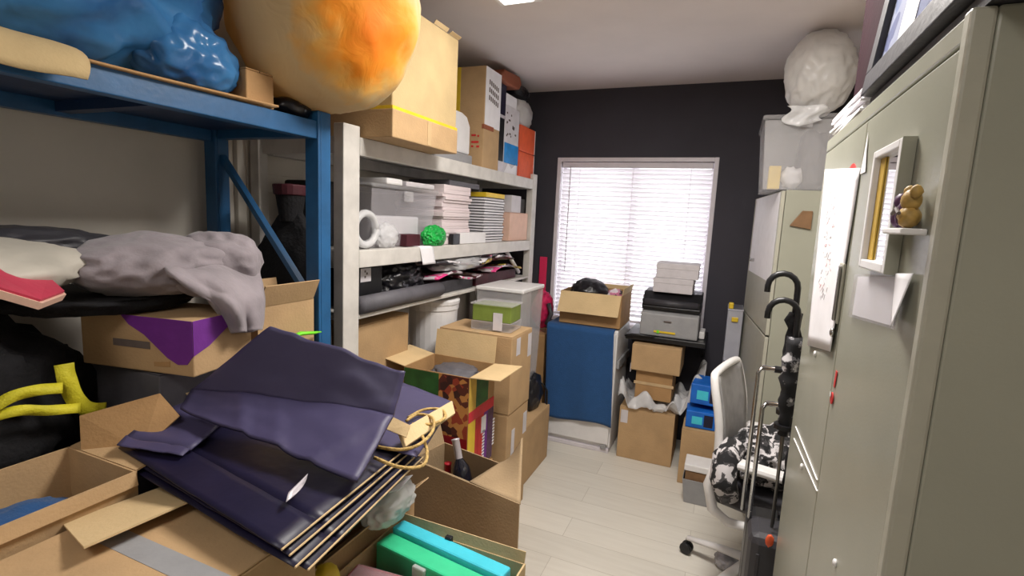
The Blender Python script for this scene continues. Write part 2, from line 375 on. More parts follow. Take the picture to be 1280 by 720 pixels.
# venetian blind
bl = thing('venetian_blind', 'white slatted venetian blind lowered over the bright window', 'blind', ((WX0 + WX1) / 2, YB + .04, WZ0 + .04))
BX0, BX1 = WX0 + .035, WX1 - .035
B(BX0, BX1, YB + .02, YB + .065, WZ1 - .075, WZ1 - .032).build('head_rail', M_winf, bl, bevel=.004)
sl = MB(); z = WZ1 - .095; R0 = RX(math.radians(-48))
while z > WZ0 + .08:
    for sgn in (-1, 1):
        pass
    def sf(u, v, z=z):
        q = R0 @ Vector((0, (v - .5) * .040, .0035 * (1 - (2 * v - 1) ** 2)))
        return (BX0 + (BX1 - BX0) * u, YB + .042 + q.y, z + q.z + .0015 * math.sin(u * 9 + z * 40))
    sl.grid(sf, 8, 4); z -= .033
sl.build('slat_panel', M_slat, bl, smooth=True)
B(BX0, BX1, YB + .03, YB + .055, WZ0 + .042, WZ0 + .06).build('bottom_rail', M_winf, bl, bevel=.003)
for fx in (.13, .5, .87):
    x = BX0 + (BX1 - BX0) * fx
    MB().tube([(x, YB + .02, WZ1 - .06), (x, YB + .02, WZ0 + .06)], .0012, 6).build('ladder_cord', M_winf, bl)
MB().tube([(BX0 + .07, YB + .012, WZ1 - .06), (BX0 + .07, YB + .012, 1.2)], .004, 8).build('tilt_wand', M_winf, bl, smooth=True)
# panelled white door on the left wall seen between the racks
dr = MB().box(XL, XL + .025, 1.56, 2.42, 0, 2.1)
dr.box(XL + .025, XL + .035, 1.60, 1.68, .05, 2.05).box(XL + .025, XL + .035, 2.3, 2.38, .05, 2.05).box(XL + .025, XL + .035, 1.68, 2.3, 1.95, 2.05).box(XL + .025, XL + .035, 1.68, 2.3, 1.66, 1.74)
struct(dr.build('door_1', M_wallw, bevel=.004))
# ceiling lamps
def ceil_light(x, y, label, power, lx=.3, ly=.6):
    t = thing('ceiling_light', label, 'ceiling light', (x, y, ZC - .045))
    B(x - lx, x + lx, y - ly / 2, y + ly / 2, ZC - .045, ZC - .001).build('housing', M_whitep, t, bevel=.006)
    B(x - lx + .03, x + lx - .03, y - ly / 2 + .03, y + ly / 2 - .03, ZC - .052, ZC - .045).build('diffuser', M_blind, t, bevel=.003)
    l = bpy.data.lights.new('lamp', 'AREA'); l.shape = 'RECTANGLE'; l.size = lx * 2 - .08; l.size_y = ly - .08; l.energy = power; l.color = (1, .95, .89)
    o = bpy.data.objects.new('lamp', l); C.objects.link(o); o.location = (x, y, ZC - .056); o['kind'] = 'helper'
    return t
ceil_light(-.95, 2.05, 'bright white ceiling light at the top edge above the racks', 2.2, .10, .34)
ceil_light(-.18, 1.66, 'added unseen ceiling light overhead between the racks and cabinet', 35, .3, .6)  # out of view, added as the main light for the room
ceil_light(-.55, -.5, 'added unseen ceiling light overhead behind the viewer', 7, .3, .6)  # unseen lamp, added to light the foreground and left wall

# ================================================================== RIGHT: first metal cabinet
cx0, cy0, cy1, cz = .22, .735, 1.68, 1.85
cab = thing('metal_cabinet', 'tall olive grey two-door metal cabinet filling the right edge', 'cabinet', (.43, (cy0 + cy1) / 2, 0))
b = MB().box(cx0 + .02, .62, cy0, cy0 + .015, 0, cz).box(cx0 + .02, .62, cy1 - .015, cy1, 0, cz).box(cx0 + .02, .62, cy0 + .015, cy1 - .015, cz - .02, cz).box(.61, .62, cy0 + .015, cy1 - .015, 0, cz - .02).box(cx0 + .02, .61, cy0 + .015, cy1 - .015, 0, .06)
b.build('body', M_cab, cab, bevel=.003)
B(cx0 - .004, cx0 + .02, cy0, cy0 + .022, 0, cz).build('corner_post', M_cabedge, cab, bevel=.004)
B(cx0 + .004, cx0 + .02, cy0 + .022, cy0 + .028, .02, cz - .03).build('door_gap', M_gap, cab)
B(cx0, cx0 + .02, cy0 + .022, cy1, cz - .03, cz).build('top_rail', M_cab, cab, bevel=.003)
B(cx0, cx0 + .018, cy0 + .029, 1.199, .05, cz - .034).build('door', M_cab, cab, bevel=.003)
d2 = B(cx0, cx0 + .018, 1.203, cy1 - .004, .05, cz - .034).build('door', M_cab, cab, bevel=.003)
hd = B(cx0 - .006, cx0, 1.212, 1.252, 1.415, 1.54).build('handle_plate', M_cabedge, d2, bevel=.003)
MB().box(cx0 - .012, cx0 - .006, 1.217, 1.229, 1.42, 1.535).build('pull', M_steel, cab, bevel=.003)
MB().box(cx0 - .008, cx0 - .006, 1.236, 1.245, 1.43, 1.53).build('recess', M_gap, cab)
MB().lathe([(.009, 0), (.009, .004), (.005, .006)], (cx0 - .006, 1.224, 1.395), 14, Vector((-1, 0, 0))).build('lock', M_steel, cab, smooth=True)
for (u, v) in ((1020, 442), (1003, 583), (1045, 704)):
    p = PX(u, v, cx0); MB().lathe([(.007, 0), (.007, .003), (.004, .005)], p, 12, Vector((-1, 0, 0))).build('bumper', M_whitep, cab, smooth=True)
a, b_ = PX(995, 533, cx0), PX(1022, 600, cx0); a2, b2 = PX(993, 548, cx0), PX(1022, 614, cx0)
sc = MB()
for p, q in ((a, b_), (a2, b2)): sc.tube([p - Vector((.0005, 0, 0)), q - Vector((.0005, 0, 0))], .0022, 6, .3)
sc.build('scratch_strip', M_whitep, cab)
# mirror box
mx, my0, my1, mz0, mz1 = .203, .872, 1.03, 1.545, 1.735
mi = thing('wall_mirror', 'small white framed mirror mounted on the cabinet door', 'mirror', (.21, .95, mz0))
f = MB().box(mx, cx0 - .0005, my0, my0 + .014, mz0, mz1).box(mx, cx0 - .0005, my1 - .012, my1, mz0, mz1).box(mx, cx0 - .0005, my0 + .014, my1 - .012, mz1 - .012, mz1).box(mx, cx0 - .0005, my0 + .014, my1 - .012, mz0, mz0 + .014)
f.build('frame', M_whitep, mi, bevel=.002)
B(mx - .0, cx0 - .0007, my0 - .002, my0, mz0, mz1).build('side_panel', M_cab, mi)
B(cx0 - .006, cx0 - .001, my0 + .014, my1 - .012, mz0 + .014, mz1 - .012).build('glass', M_mirror, mi)
B(cx0 - .0085, cx0 - .0062, my1 - .042, my1 - .0125, mz0 + .0145, mz1 - .0125).build('wood_strip', M_gold, mi, bevel=.001)
# poster
ps = thing('paper_poster', 'long white paper poster with faint red and grey brush writing', 'poster', (.219, 1.42, 1.3))
P0, P1, P2, P3 = PX(1032, 212, .2185), PX(1076, 210, .2185), PX(1041, 440, .2185), PX(1012, 432, .2185)
def pf(u, v):
    a = P0.lerp(P1, u); c = P3.lerp(P2, u); q = a.lerp(c, v); q.x = .2175 - .004 * (1 - math.cos(u * 6 + v * 3)) * .5; return q
MB().grid(pf, 14, 16).build('sheet', M_paper, ps, smooth=True, solid=.0012)
M_faint = mat('faint_grey_ink', (206, 202, 208), .8, var=.06, bump=0)
M_faintr = mat('faint_red_ink', (222, 184, 190), .8, var=.06, bump=0)
rnd = random.Random(4); wr = MB(); wr2 = MB()
for k in range(16):
    v = .16 + .6 * k / 16
    for j in range(4):
        u = .38 + rnd.uniform(-.08, .2); q = Vector(pf(u, v + rnd.uniform(-.01, .01))); q.x -= .0010
        dy, dz = rnd.uniform(-.02, .02), rnd.uniform(-.012, .016)
        st_ = Vector((0, dy, dz)); sn = Vector((0, -dz, dy)).normalized() * .0016; (wr2 if k % 3 == 1 else wr).slab([q - sn, q + st_ - sn, q + st_ + sn, q + sn], .0004)
wr.build('writing', M_faint, ps); wr2.build('writing', M_faintr, ps)
# red round topped paper behind the poster, with a torn white tip
rp = thing('paper_badge', 'red topped paper scrap peeking above the poster', 'paper', PX(1066, 214, .2195))
c = PX(1068, 222, .219)
MB().prism([(.045 * math.cos(t), .03 * math.sin(t)) for t in [PI * k / 12 for k in range(13)]], lambda p, q, e: (c.x + e, c.y + p + .035, c.z + q + .002), 0, .0006).build('red_card', M_red, rp)
c2 = PX(1083, 195, .2175)
MB().prism([(-.02, -.03), (.022, -.03), (.012, .0), (.002, .045), (-.006, .01)], lambda p, q, e: (c2.x + e, c2.y + p + .012, c2.z + q), 0, .0006).build('torn_tip', M_paper, rp)
# document sleeve and curled sheet
dk = thing('document_sleeve', 'shiny white document sleeve hung below the mirror', 'sleeve', (.218, 1.0, 1.4))
q = [PX(1070, 343, .2175), PX(1132, 342, .2175), PX(1118, 412, .2175), PX(1062, 395, .2175)]
MB().grid(lambda u, v: q[0].lerp(q[1], u).lerp(q[3].lerp(q[2], u), v) - Vector((.002 + .002 * math.sin(u * 5), 0, 0)), 10, 8).build('sleeve', M_clear, dk, smooth=True, solid=.0012)
q2 = [p + Vector((.0012, 0, 0)) for p in q]
MB().slab([q2[0].lerp(q2[2], .05), q2[1].lerp(q2[3], .05), q2[2].lerp(q2[0], .05), q2[3].lerp(q2[1], .05)], .0008).build('paper_insert', M_paper, dk)
q3 = [PX(1122, 342, .2165), PX(1144, 342, .2165), PX(1132, 411, .2165), PX(1117, 398, .2165)]
MB().grid(lambda u, v: q3[0].lerp(q3[1], u).lerp(q3[3].lerp(q3[2], u), v) - Vector((.002 + .014 * u * v, 0, 0)), 8, 8).build('paper_note', M_paper, smooth=True, solid=.001, label='small white note with a curling corner at the sleeve edge', cat='note')
# ornament on a ledge
og = thing('magnet_ornament', 'little tan and plum figurine on a white ledge by cabinet edge', 'ornament', (.21, .82, 1.61))
B(.192, .2195, .775, .86, 1.602, 1.610).build('ledge', M_whitep, og, bevel=.002)
MB().blob((.206, .845, 1.626), (.010, .012, .016), 3, .15, 3, sub=3).blob((.206, .845, 1.646), (.009, .010, .011), 4, .1, 3, sub=3).blob((.206, .829, 1.628), (.009, .008, .018), 6, .2, 3, sub=3).build('plum_figure', M_plum, og, smooth=True)
MB().blob((.205, .802, 1.624), (.012, .017, .014), 5, .15, 2, sub=3).blob((.205, .801, 1.645), (.011, .013, .014), 8, .1, 2, sub=3).blob((.205, .786, 1.655), (.007, .006, .009), 9, .1, 2, sub=2).blob((.205, .812, 1.657), (.007, .006, .008), 10, .1, 2, sub=2).build('tan_figure', M_tan, og, smooth=True)
MB().tube([(.19, .786, 1.628), (.19, .8, 1.634), (.191, .818, 1.628)], .0025, 6).build('bow', M_ink, og)
# red tag
p = PX(1046, 464, .2185); p2 = PX(1040, 500, .2185)
rt = thing('red_hanging_tag', 'little red tag hanging on the cabinet door', 'tag', p2)
MB().slab([p + Vector((0, .007, 0)), p - Vector((0, .007, 0)), p2 + Vector((0, -.008, .028)), p2 + Vector((0, .004, .028))], .001).build('ribbon', M_red, rt)
MB().lathe([(.001, -.002), (.012, -.001), (.012, .001), (.001, .002)], p2 + Vector((-.001, 0, .004)), 18, Vector((1, 0, 0))).build('disc', M_red, rt)
MB().lathe([(.001, 0), (.006, .0), (.001, .001)], p2 + Vector((-.004, .002, .012)), 12, Vector((1, 0, 0))).build('white_spot', M_whitep, rt)

# on top of the cabinet
pic = thing('picture_frame', 'dark framed picture leaning on top of the olive cabinet', 'picture', (.3, 1.0, 1.87))
A = Vector((.222, .62, 1.868)); Bq = Vector((.222, 1.262, 1.868)); ln = Vector((.05, 0, .46))
def pt(s, t, d=0):
    n = Vector((-.46, 0, .05)).normalized(); return A.lerp(Bq, s) + ln * t + n * d + Vector((.012, 0, .004))
def bar(s0, s1, t0, t1, d0, d1):
    vs = [pt(s, t, d) for d in (d0, d1) for t in (t0, t1) for s in (s0, s1)]
    return MB().add(vs, [(0, 2, 3, 1), (4, 5, 7, 6), (0, 1, 5, 4), (2, 6, 7, 3), (0, 4, 6, 2), (1, 3, 7, 5)])
B(.228, .30, .63, 1.25, 1.8505, 1.8675).build('foot', M_char, pic)
f = bar(0, 1, 0, .09, 0, .022)
for a in ((0, 1, .91, 1), (0, .07, .09, .91), (.93, 1, .09, .91)):
    f2 = bar(*a, 0, .022); f.add(f2.v, f2.f)
f.build('frame', M_char, pic, bevel=.002)
M_pic = magz([(92, 100, 134), (118, 128, 162), (150, 156, 178), (104, 110, 144)], 'pale_blue_picture')
bar(.07, .93, .09, .91, .004, .010).build('print', M_pic, pic)
bar(.62, .76, .09, .91, .0102, .0112).build('pale_stripe', M_paper, pic)
MB().box(.245, .30, 1.275, 1.545, 1.905, 2.40, rot=RX(-.01)).build('maroon_board', M_maroon, bevel=.004, label='tall dark maroon board standing behind the picture on the cabinet', cat='board')
pp = MB()
for k in range(8):
    pp.box(.222, .30, 1.28 + .004 * (k % 3), 1.62 + .012 * (k % 4), 1.8515 + .0065 * k, 1.857 + .0065 * k, rot=RZ(.03 * (k % 3 - 1)))
pp.build('paper_pile', M_paper, label='ragged pile of white papers under the maroon board', cat='papers', bevel=.001)

# ---------------- second cabinet, turned a little
A2, F2 = Vector((.211, 2.90, 0)), Vector((.122, 3.77, 0)); ang = math.atan2(F2.y - A2.y, F2.x - A2.x) - PI / 2
cab2 = thing('metal_cabinet', 'farther pale metal cabinet by the dark wall with clear bin on top', 'cabinet', A2, ang)
W2 = wmat(cab2)
def T2(mb): mb.v = [W2 @ p for p in mb.v]; return mb
T2(B(.02, .36, 0, .86, 0, 1.80)).build('body', M_cab, cab2, bevel=.004)
T2(B(0, .018, .004, .856, 1.06, 1.795)).build('door', M_cabedge, cab2, bevel=.003)
T2(B(0, .018, .004, .856, .05, 1.05)).build('door', M_cabedge, cab2, bevel=.003)
T2(B(-.025, 0, .62, .64, 1.40, 1.42)).build('handle', M_steel, cab2, bevel=.004)
T2(B(-.0015, -.0005, .03, .80, 1.33, 1.79)).build('white_sheet', M_paper, label='white sheet covering upper door of the farther cabinet', cat='sheet')
# brown paper corner on cabinet side
T2(MB().prism([(.05, 1.625), (.10, 1.70), (.145, 1.70), (.145, 1.61)], lambda p, q, e: Vector((p, e, q)), -.012, -.0003)).build('brown_paper', M_brownp, label='brown paper corner sticking out beside the poster', cat='paper', bevel=.002)
# clear storage bin on cabinet two
st = thing('storage_bin', 'clear lidded storage bin on top of the farther cabinet', 'bin', (.30, 3.1, 1.8005))
zb = 1.8015
vs = []
def tub(mb, x0, x1, y0, y1, z0, z1, tp, t=.004):
    o = [(x0 + tp, y0 + tp, z0), (x1 - tp, y0 + tp, z0), (x1 - tp, y1 - tp, z0), (x0 + tp, y1 - tp, z0), (x0, y0, z1), (x1, y0, z1), (x1, y1, z1), (x0, y1, z1)]
    i = [(x0 + tp + t, y0 + tp + t, z0 + t), (x1 - tp - t, y0 + tp + t, z0 + t), (x1 - tp - t, y1 - tp - t, z0 + t), (x0 + tp + t, y1 - tp - t, z0 + t), (x0 + t, y0 + t, z1), (x1 - t, y0 + t, z1), (x1 - t, y1 - t, z1), (x0 + t, y1 - t, z1)]
    fs = [(0, 3, 2, 1)] + [(k, (k + 1) % 4, 4 + (k + 1) % 4, 4 + k) for k in range(4)]
    fi = [(8, 9, 10, 11)] + [(8 + k, 12 + k, 12 + (k + 1) % 4, 8 + (k + 1) % 4) for k in range(4)] + [(4 + k, 4 + (k + 1) % 4, 12 + (k + 1) % 4, 12 + k) for k in range(4)]
    return mb.add(o + i, fs + fi)
tub(MB(), .10, .44, 2.92, 3.40, zb, 2.14, .022).build('tub', M_frost, st, bevel=.004)
B(.09, .45, 2.91, 3.41, 2.141, 2.165).build('lid', M_frost, st, bevel=.008)
MB().box(.25, .31, 2.902, 2.914, 2.10, 2.14).build('clip', M_frost, st, bevel=.004)
B(.145, .20, 2.955, 3.02, zb + .006, zb + .12).build('yellow_carton', M_yel, bevel=.003, label='small yellow carton inside the clear bin', cat='carton')
MB().blob((.25, 2.99, zb + .065), (.05, .04, .055), 4, .3, 3, zmin=zb + .006, sub=3).build('paper_wad', M_paper, smooth=True, label='crumpled white paper inside the clear bin', cat='paper')
MB().blob((.345, 3.12, zb + .16), (.065, .14, .15), 8, .15, 2, zmin=zb + .006, sub=4, box=.5).build('grey_pouch', M_greyroll, smooth=True, label='dark grey pouch inside the clear bin', cat='pouch')
# white plastic bag on the bin
wbag = MB().blob((.325, 3.02, 2.375), (.15, .15, .205), 11, .15, 1.7, .55, zmin=2.1665, sub=5, octv=3)
o = wbag.build('plastic_bag', M_whitebag, smooth=True, label='crumpled white plastic bag on the clear bin near ceiling', cat='bag')
lt = MB().grid(lambda u, v: (.19 + .16 * u + .02 * math.sin(v * 6), 2.90 - .005 - .01 * math.sin(u * 9 + v * 4), 2.20 - .10 * v * (1 - .5 * abs(u - .4))), 10, 8)
lt.build('loose_flap', M_clearbag, o, smooth=True, solid=.001)

# ================================================================== chair area
ch = thing('office_chair', 'white framed office chair with grey mesh back and wheels', 'chair', (.21, 2.42, 0))
hub = Vector((.23, 2.42, .085))
pts = []
for k in range(5):
    a = math.radians(176 + 72 * k); e = hub + Vector((math.cos(a) * .30, math.sin(a) * .30, -.005))
    MB().tube([hub + Vector((0, 0, .03)), hub.lerp(e, .5) + Vector((0, 0, .02)), e + Vector((0, 0, .0))], [.028, .022, .015], 10, .7).build('spoke', M_whitep, ch, smooth=True)
    cs = MB()
    for sd in (-1, 1):
        ax = Vector((-math.sin(a), math.cos(a), 0)); cs.lathe([(.01, -.010), (.027, -.009), (.029, 0), (.027, .009), (.01, .010)], Vector((e.x, e.y, .029)) + ax * sd * .014, 18, ax)
    cs.tube([(e.x, e.y, .03), (e.x, e.y, .078)], .007, 8); cs.build('caster', M_blackp, ch, smooth=False, bevel=.002)
MB().lathe([(.045, .06), (.05, .09), (.045, .14), (.028, .15), (.028, .40), (.0, .40)], (.23, 2.42, 0), 20).build('gas_column', M_grey, ch, smooth=True)
MB().blob((.25, 2.42, .455), (.21, .22, .045), 2, .03, 1, sub=4, box=.5).build('seat', M_char, ch, smooth=True)
MB().box(.12, .34, 2.34, 2.5, .385, .412).build('tilt_plate', M_blackp, ch, bevel=.01)
# back: slim upright frame, seen edge on, leaning back
bk = lambda s, w: Vector((.085 - .055 * s + .02 * math.sin(s * PI), 2.42 + w, .56 + .42 * s))
loop = [bk(0, -.17), bk(.5, -.2), bk(.92, -.19), bk(1, -.13), bk(1, .13), bk(.92, .19), bk(.5, .2), bk(0, .17), bk(-.03, .0)]
fl = []
for i in range(len(loop)):
    for k in range(4):
        p0, p1, p2, p3 = loop[i - 1], loop[i], loop[(i + 1) % len(loop)], loop[(i + 2) % len(loop)]; t = k / 4
        fl.append(.5 * ((2 * p1) + (p2 - p0) * t + (2 * p0 - 5 * p1 + 4 * p2 - p3) * t * t + (3 * p1 - p0 - 3 * p2 + p3) * t ** 3))
fl.append(fl[0])
bf = MB().tube(fl, .017, 10).build('back_frame', M_whitep, ch, smooth=True)
MB().grid(lambda u, v: bk(.02 + .95 * v, (u - .5) * .36) + Vector((.012 - .02 * (1 - (2 * u - 1) ** 2), 0, 0)), 10, 14).build('back_mesh', M_mesh, ch, smooth=True, solid=.014)
MB().tube([(.09, 2.42, .60), (.035, 2.42, .52), (.06, 2.42, .41), (.16, 2.42, .395)], [.02, .024, .024, .02], 10).build('back_spine', M_whitep, ch, smooth=True)
for yy in (2.18, 2.66):
    MB().tube([(.30, yy, .40), (.16, yy, .385), (.095, yy, .42), (.07, yy, .52), (.095, yy, .62), (.14, yy, .64)], [.018, .02, .022, .022, .02, .016], 10).build('arm_support', M_whitep, ch, smooth=True)
    MB().box(.09, .36, yy - .035, yy + .035, .632, .664).build('armrest', M_whitep, ch, bevel=.014)
# printed jacket on the chair
ch.rotation_euler = (0, 0, -.26)
jk = thing('printed_jacket', 'black and white patterned jacket heaped on the office chair', 'jacket', (.24, 2.4, .5))
MB().blob((.255, 2.42, .615), (.155, .165, .12), 21, .32, 2.6, .5, zmin=.502, sub=5).build('jacket_body', M_camo, jk, smooth=True)
MB().tube([(.10, 2.26, .70), (.07, 2.20, .66), (.065, 2.17, .58), (.09, 2.17, .50)], [.045, .055, .052, .045], 12).build('sleeve', M_camo, jk, smooth=True)
# suitcases with trolley handles
def suitcase(label, x0, x1, y0, y1, z1, hx0, hx1, hy, hz, m):
    t = thing('suitcase', label, 'suitcase', ((x0 + x1) / 2, (y0 + y1) / 2, 0), 0)
    B(x0, x1, y0, y1, .045, z1).build('shell', m, t, bevel=.03)
    rb = MB()
    for k in range(4):
        x = x0 + .03 + (x1 - x0 - .06) * k / 3; rb.box(x - .006, x + .006, y0 - .004, y0, .10, z1 - .06)
    rb.build('rib', m, t, bevel=.002)
    for x in (hx0, hx1): MB().tube([(x, hy, z1 - .01), (x, hy, hz - .02), (x + (.012 if x == hx0 else -.012), hy, hz)], .0075, 10).build('handle_tube', M_steel, t, smooth=True)
    MB().tube([(hx0 + .01, hy, hz), (hx1 - .01, hy, hz)], .009, 10).build('handle_bar', M_steel, t, smooth=True)
    MB().tube([(hx0 + .05, hy, hz), (hx1 - .02, hy, hz)], .0125, 10).build('grip', M_blackp, t, smooth=True)
    for x in (x0 + .03, x1 - .03):
        for y in (y0 + .03, y1 - .03): MB().lathe([(.01, -.012), (.022, -.01), (.022, .01), (.01, .012)], (x, y, .0225), 14, Vector((1, 0, 0))).build('wheel', M_blackp, t)
    B(x0 + .1, x1 - .1, (y0 + y1) / 2 - .015, (y0 + y1) / 2 + .015, z1, z1 + .018).build('top_handle', M_blackp, t, bevel=.006)
    return t
suitcase('charcoal suitcase with trolley handle in front of the chair by cabinet', .148, .50, 1.735, 1.89, .62, .152, .36, 1.86, 1.025, M_char)
suitcase('black suitcase with taller chrome trolley handle next to the charcoal suitcase', .15, .48, 1.90, 2.04, .58, .136, .34, 1.98, 1.115, M_blackp)
oo = PY(962, 676, 1.728); MB().blob(oo, (.012, .006, .022), 3, .2, 2, sub=3).build('orange_tag', M_orange, smooth=True, label='small orange tag on the charcoal suitcase front', cat='tag')
tl = thing('black_tote', 'black tote bag slumped on the black suitcase against the cabinet', 'bag', (.36, 1.97, .6))
MB().blob((.34, 1.955, .77), (.09, .035, .17), 31, .14, 2.5, .3, zmin=.602, sub=4).build('bag_body', M_black, tl, smooth=True)
MB().blob(PZ(908, 700, .03), (.05, .06, .035), 37, .35, 2, .7, zmin=.002, sub=4).build('silver_wrapper', M_silverbag, smooth=True, label='crumpled silver wrapper on the floor under the chair', cat='wrapper')
# umbrellas: hooks hang over the rim, canopies rolled
def umbrella(label, x, y, ztop, zbot, lean, m, hook=-1, r=.03):
    t = thing('umbrella', label, 'umbrella', (x, y, zbot))
    top = Vector((x, y, ztop)); bot = Vector((x + lean, y, zbot)); d = (bot - top).normalized()
    hk = [top + d * .12, top + d * .04]
    for k in range(9):
        a = PI * k / 8; hk.append(top + Vector((hook * .042 * (1 - math.cos(a)), 0, .042 * math.sin(a))))
    hk.append(hk[-1] + Vector((0, 0, -.02)))
    MB().tube(hk, .0095, 10).build('hook_handle', M_blackp, t, smooth=True)
    n = 14; pts = [top.lerp(bot, .10 + .45 * k / n) for k in range(n + 1)]
    rr = [r * (.55 + .6 * math.sin(PI * min(1, .25 + .75 * k / n)) + .18 * math.sin(k * 2.3)) for k in range(n + 1)]
    mb = MB().tube(pts, rr, 14)
    for i, v in enumerate(mb.v): v += Vector((noise.noise(v * 30) * .010, noise.noise(v * 30 + Vector((5, 5, 5))) * .010, 0))
    mb.build('rolled_canopy', m, t, smooth=True)
    MB().tube([top.lerp(bot, .12), top.lerp(bot, 1)], .005, 8).build('shaft', M_steeld, t, smooth=True)
    MB().tube([top.lerp(bot, .5) , top.lerp(bot, .52)], r * 1.3, 12).build('strap', M_blackp, t)
umbrella('black umbrella with curved crook handle standing tallest of the umbrellas', .206, 1.80, 1.425, .64, .012, M_black, r=.02)
umbrella('dark floral umbrella with lower crook handle next to the taller umbrella', .213, 1.775, 1.345, .64, .0, M_floral, r=.024)

# ================================================================== back right: bins and cartons
bn = thing('storage_tub', 'small pale storage tub with brown band on floor behind chair', 'tub', (-.04, 3.05, 0))
tub(MB(), -.125, .05, 2.98, 3.14, .001, .15, .018).build('tub', M_grey, bn, bevel=.004)
B(-.112, .037, 2.992, 3.128, .10, .20).build('brown_box', M_brownp, bn, bevel=.004)
B(-.12, .045, 2.985, 3.135, .2005, .24).build('lid', M_whitep, bn, bevel=.006)
carton('low brown carton under the blue packages by dark wall', -.165, .085, 3.22, 3.55, 0, .36, m=M_card)
def bluepack(label, x0, x1, y0, y1, z0, z1, rz):
    t = thing('blue_package', label, 'package', ((x0 + x1) / 2, (y0 + y1) / 2, z0), rz, 'blue packages on the low carton'); W = wmat(t)
    w, d = (x1 - x0) / 2, (y1 - y0) / 2
    m = B(-w, w, -d, d, 0, z1 - z0); m.v = [W @ p for p in m.v]; m.build('carton', M_bluebox, t, bevel=.006)
    m = B(-w * .6, w * .1, -d - .001, -d, (z1 - z0) * .25, (z1 - z0) * .7); m.v = [W @ p for p in m.v]; m.build('label', M_cyan, t)
    m = B(w * .2, w * .8, -d - .001, -d, (z1 - z0) * .15, (z1 - z0) * .85); m.v = [W @ p for p in m.v]; m.build('dark_band', M_navy, t)
bluepack('blue package lying lowest on the low carton', -.155, .02, 3.25, 3.5, .362, .47, .04)
bluepack('blue package at the right end beside the chair back', .025, .10, 3.27, 3.5, .362, .50, -.05)
bluepack('blue package topmost of the blue stack', -.13, .06, 3.29, 3.52, .503, .63, -.08)
# clear drawers with yellow clips
cd = thing('drawer_tower', 'frosted plastic drawer tower with yellow clips beside cabinet', 'drawers', (.0, 3.7, 0))
for k in range(3):
    z0 = .002 + .36 * k
    d = B(.028, .122, 3.62, 3.86, z0, z0 + .352).build('drawer', M_drawer, cd, bevel=.006)
    B(.055, .095, 3.606, 3.619, z0 + .27, z0 + .30).build('clip', M_yel, d, bevel=.004)
B(.03, .06, 3.615, 3.65, 1.075, 1.115).build('yellow_cap', M_yel, cd, bevel=.006)
B(.026, .124, 3.615, 3.865, 1.0655, 1.074).build('lid', M_drawer, cd, bevel=.003)
MB().blob((.05, 3.52, .79), (.04, .05, .09), 17, .2, 3, zmin=.64, sub=3).build('grey_pouch', M_grey, smooth=True, label='grey pouch standing in front of the drawer tower', cat='pouch') if False else None

# cardboard pair under the shelf
c1 = carton('large brown carton on floor beside the white low cabinet', -.586, -.223, 3.40, 3.76, 0, .362, m=M_card)
B(-.575, -.528, 3.3985, 3.3995, .25, .34).build('label', M_label, c1)
up = thing('cardboard_box', 'lidded brown box on crumpled plastic above the large carton', 'box', (-.385, 3.6, .40))
B(-.505, -.265, 3.46, 3.74, .42, .66).build('body', M_card3, up, bevel=.004)
B(-.54, -.222, 3.425, 3.76, .62, .80).build('lid', M_card, up, bevel=.006)
B(-.515, -.255, 3.4575, 3.459, .52, .54).build('tape', M_tape, up)
B(-.545, -.541, 3.44, 3.52, .60, .66).build('label', M_label, up)
def pfilm(u, v):
    x = -.60 + .53 * u; y = 3.375 + .42 * v
    ed = min(u, 1 - u, v, 1 - v)
    z = .367 + max(0, .09 * abs(noise.noise(Vector((u * 5, v * 5, 2)))) * 2.0 + .022 * math.sin(u * 22 + 5 * v))
    if u > .76: z += .9 * (u - .76) * (1.0 + .5 * noise.noise(Vector((u * 9, v * 9, 0))))
    if u < .12: z += .6 * (.12 - u)
    if -.525 < x < -.245 and 3.44 < y < 3.76: z = .366 + .05 * abs(noise.noise(Vector((u * 9, v * 9, 5))))
    return (x, y, z)
MB().grid(pfilm, 56, 36).build('plastic_wrap', M_clearbag, smooth=True, solid=.0012, off=1, label='crumpled clear plastic wrap under the lidded box', cat='plastic wrap')

# wall shelf with printer
sh = thing('wall_shelf', 'black wall shelf under the window carrying a printer', 'shelf', (-.35, 3.7, .8))
B(-.60, -.085, 3.48, 3.895, .815, .85).build('board', M_blackp, sh, bevel=.004)
for x in (-.58, -.12): MB().prism([(0, 0), (-.28, 0), (-.28, -.02), (-.02, -.15), (0, -.15)], lambda p, q, e, x=x: (x + e, 3.895 + p, .8145 + q), 0, .02).build('bracket', M_blackp, sh)
pr = thing('laser_printer', 'grey and black laser printer on the wall shelf', 'printer', (-.33, 3.7, .85))
def printer_body(u): pass
MB().prism([(0, 0), (.30, 0), (.30, .17), (.06, .17), (.012, .15)], lambda p, q, e: (e, 3.515 + p, .8515 + q), -.515, -.14).build('body', M_grey, pr, bevel=.008)
MB().prism([(.03, .171), (.30, .171), (.30, .295), (.10, .295), (.02, .24)], lambda p, q, e: (e, 3.515 + p, .8515 + q), -.515, -.138).build('top_unit', M_blackp, pr, bevel=.008)
MB().tube([(-.50, 3.547, 1.075), (-.155, 3.547, 1.075)], .024, 14).build('roller_cover', M_char, pr, smooth=True)
B(-.515, -.138, 3.53, 3.60, 1.04, 1.052).build('paper_tray', M_blackp, pr, bevel=.003)
B(-.42, -.28, 3.5095, 3.5155, .878, .89).build('badge', M_yel, pr)
B(-.36, -.31, 3.5125, 3.517, .955, .962).build('brand_strip', M_ink, pr)
B(-.40, -.385, 3.507, 3.515, .874, .894).build('badge_dot', M_neon, pr)
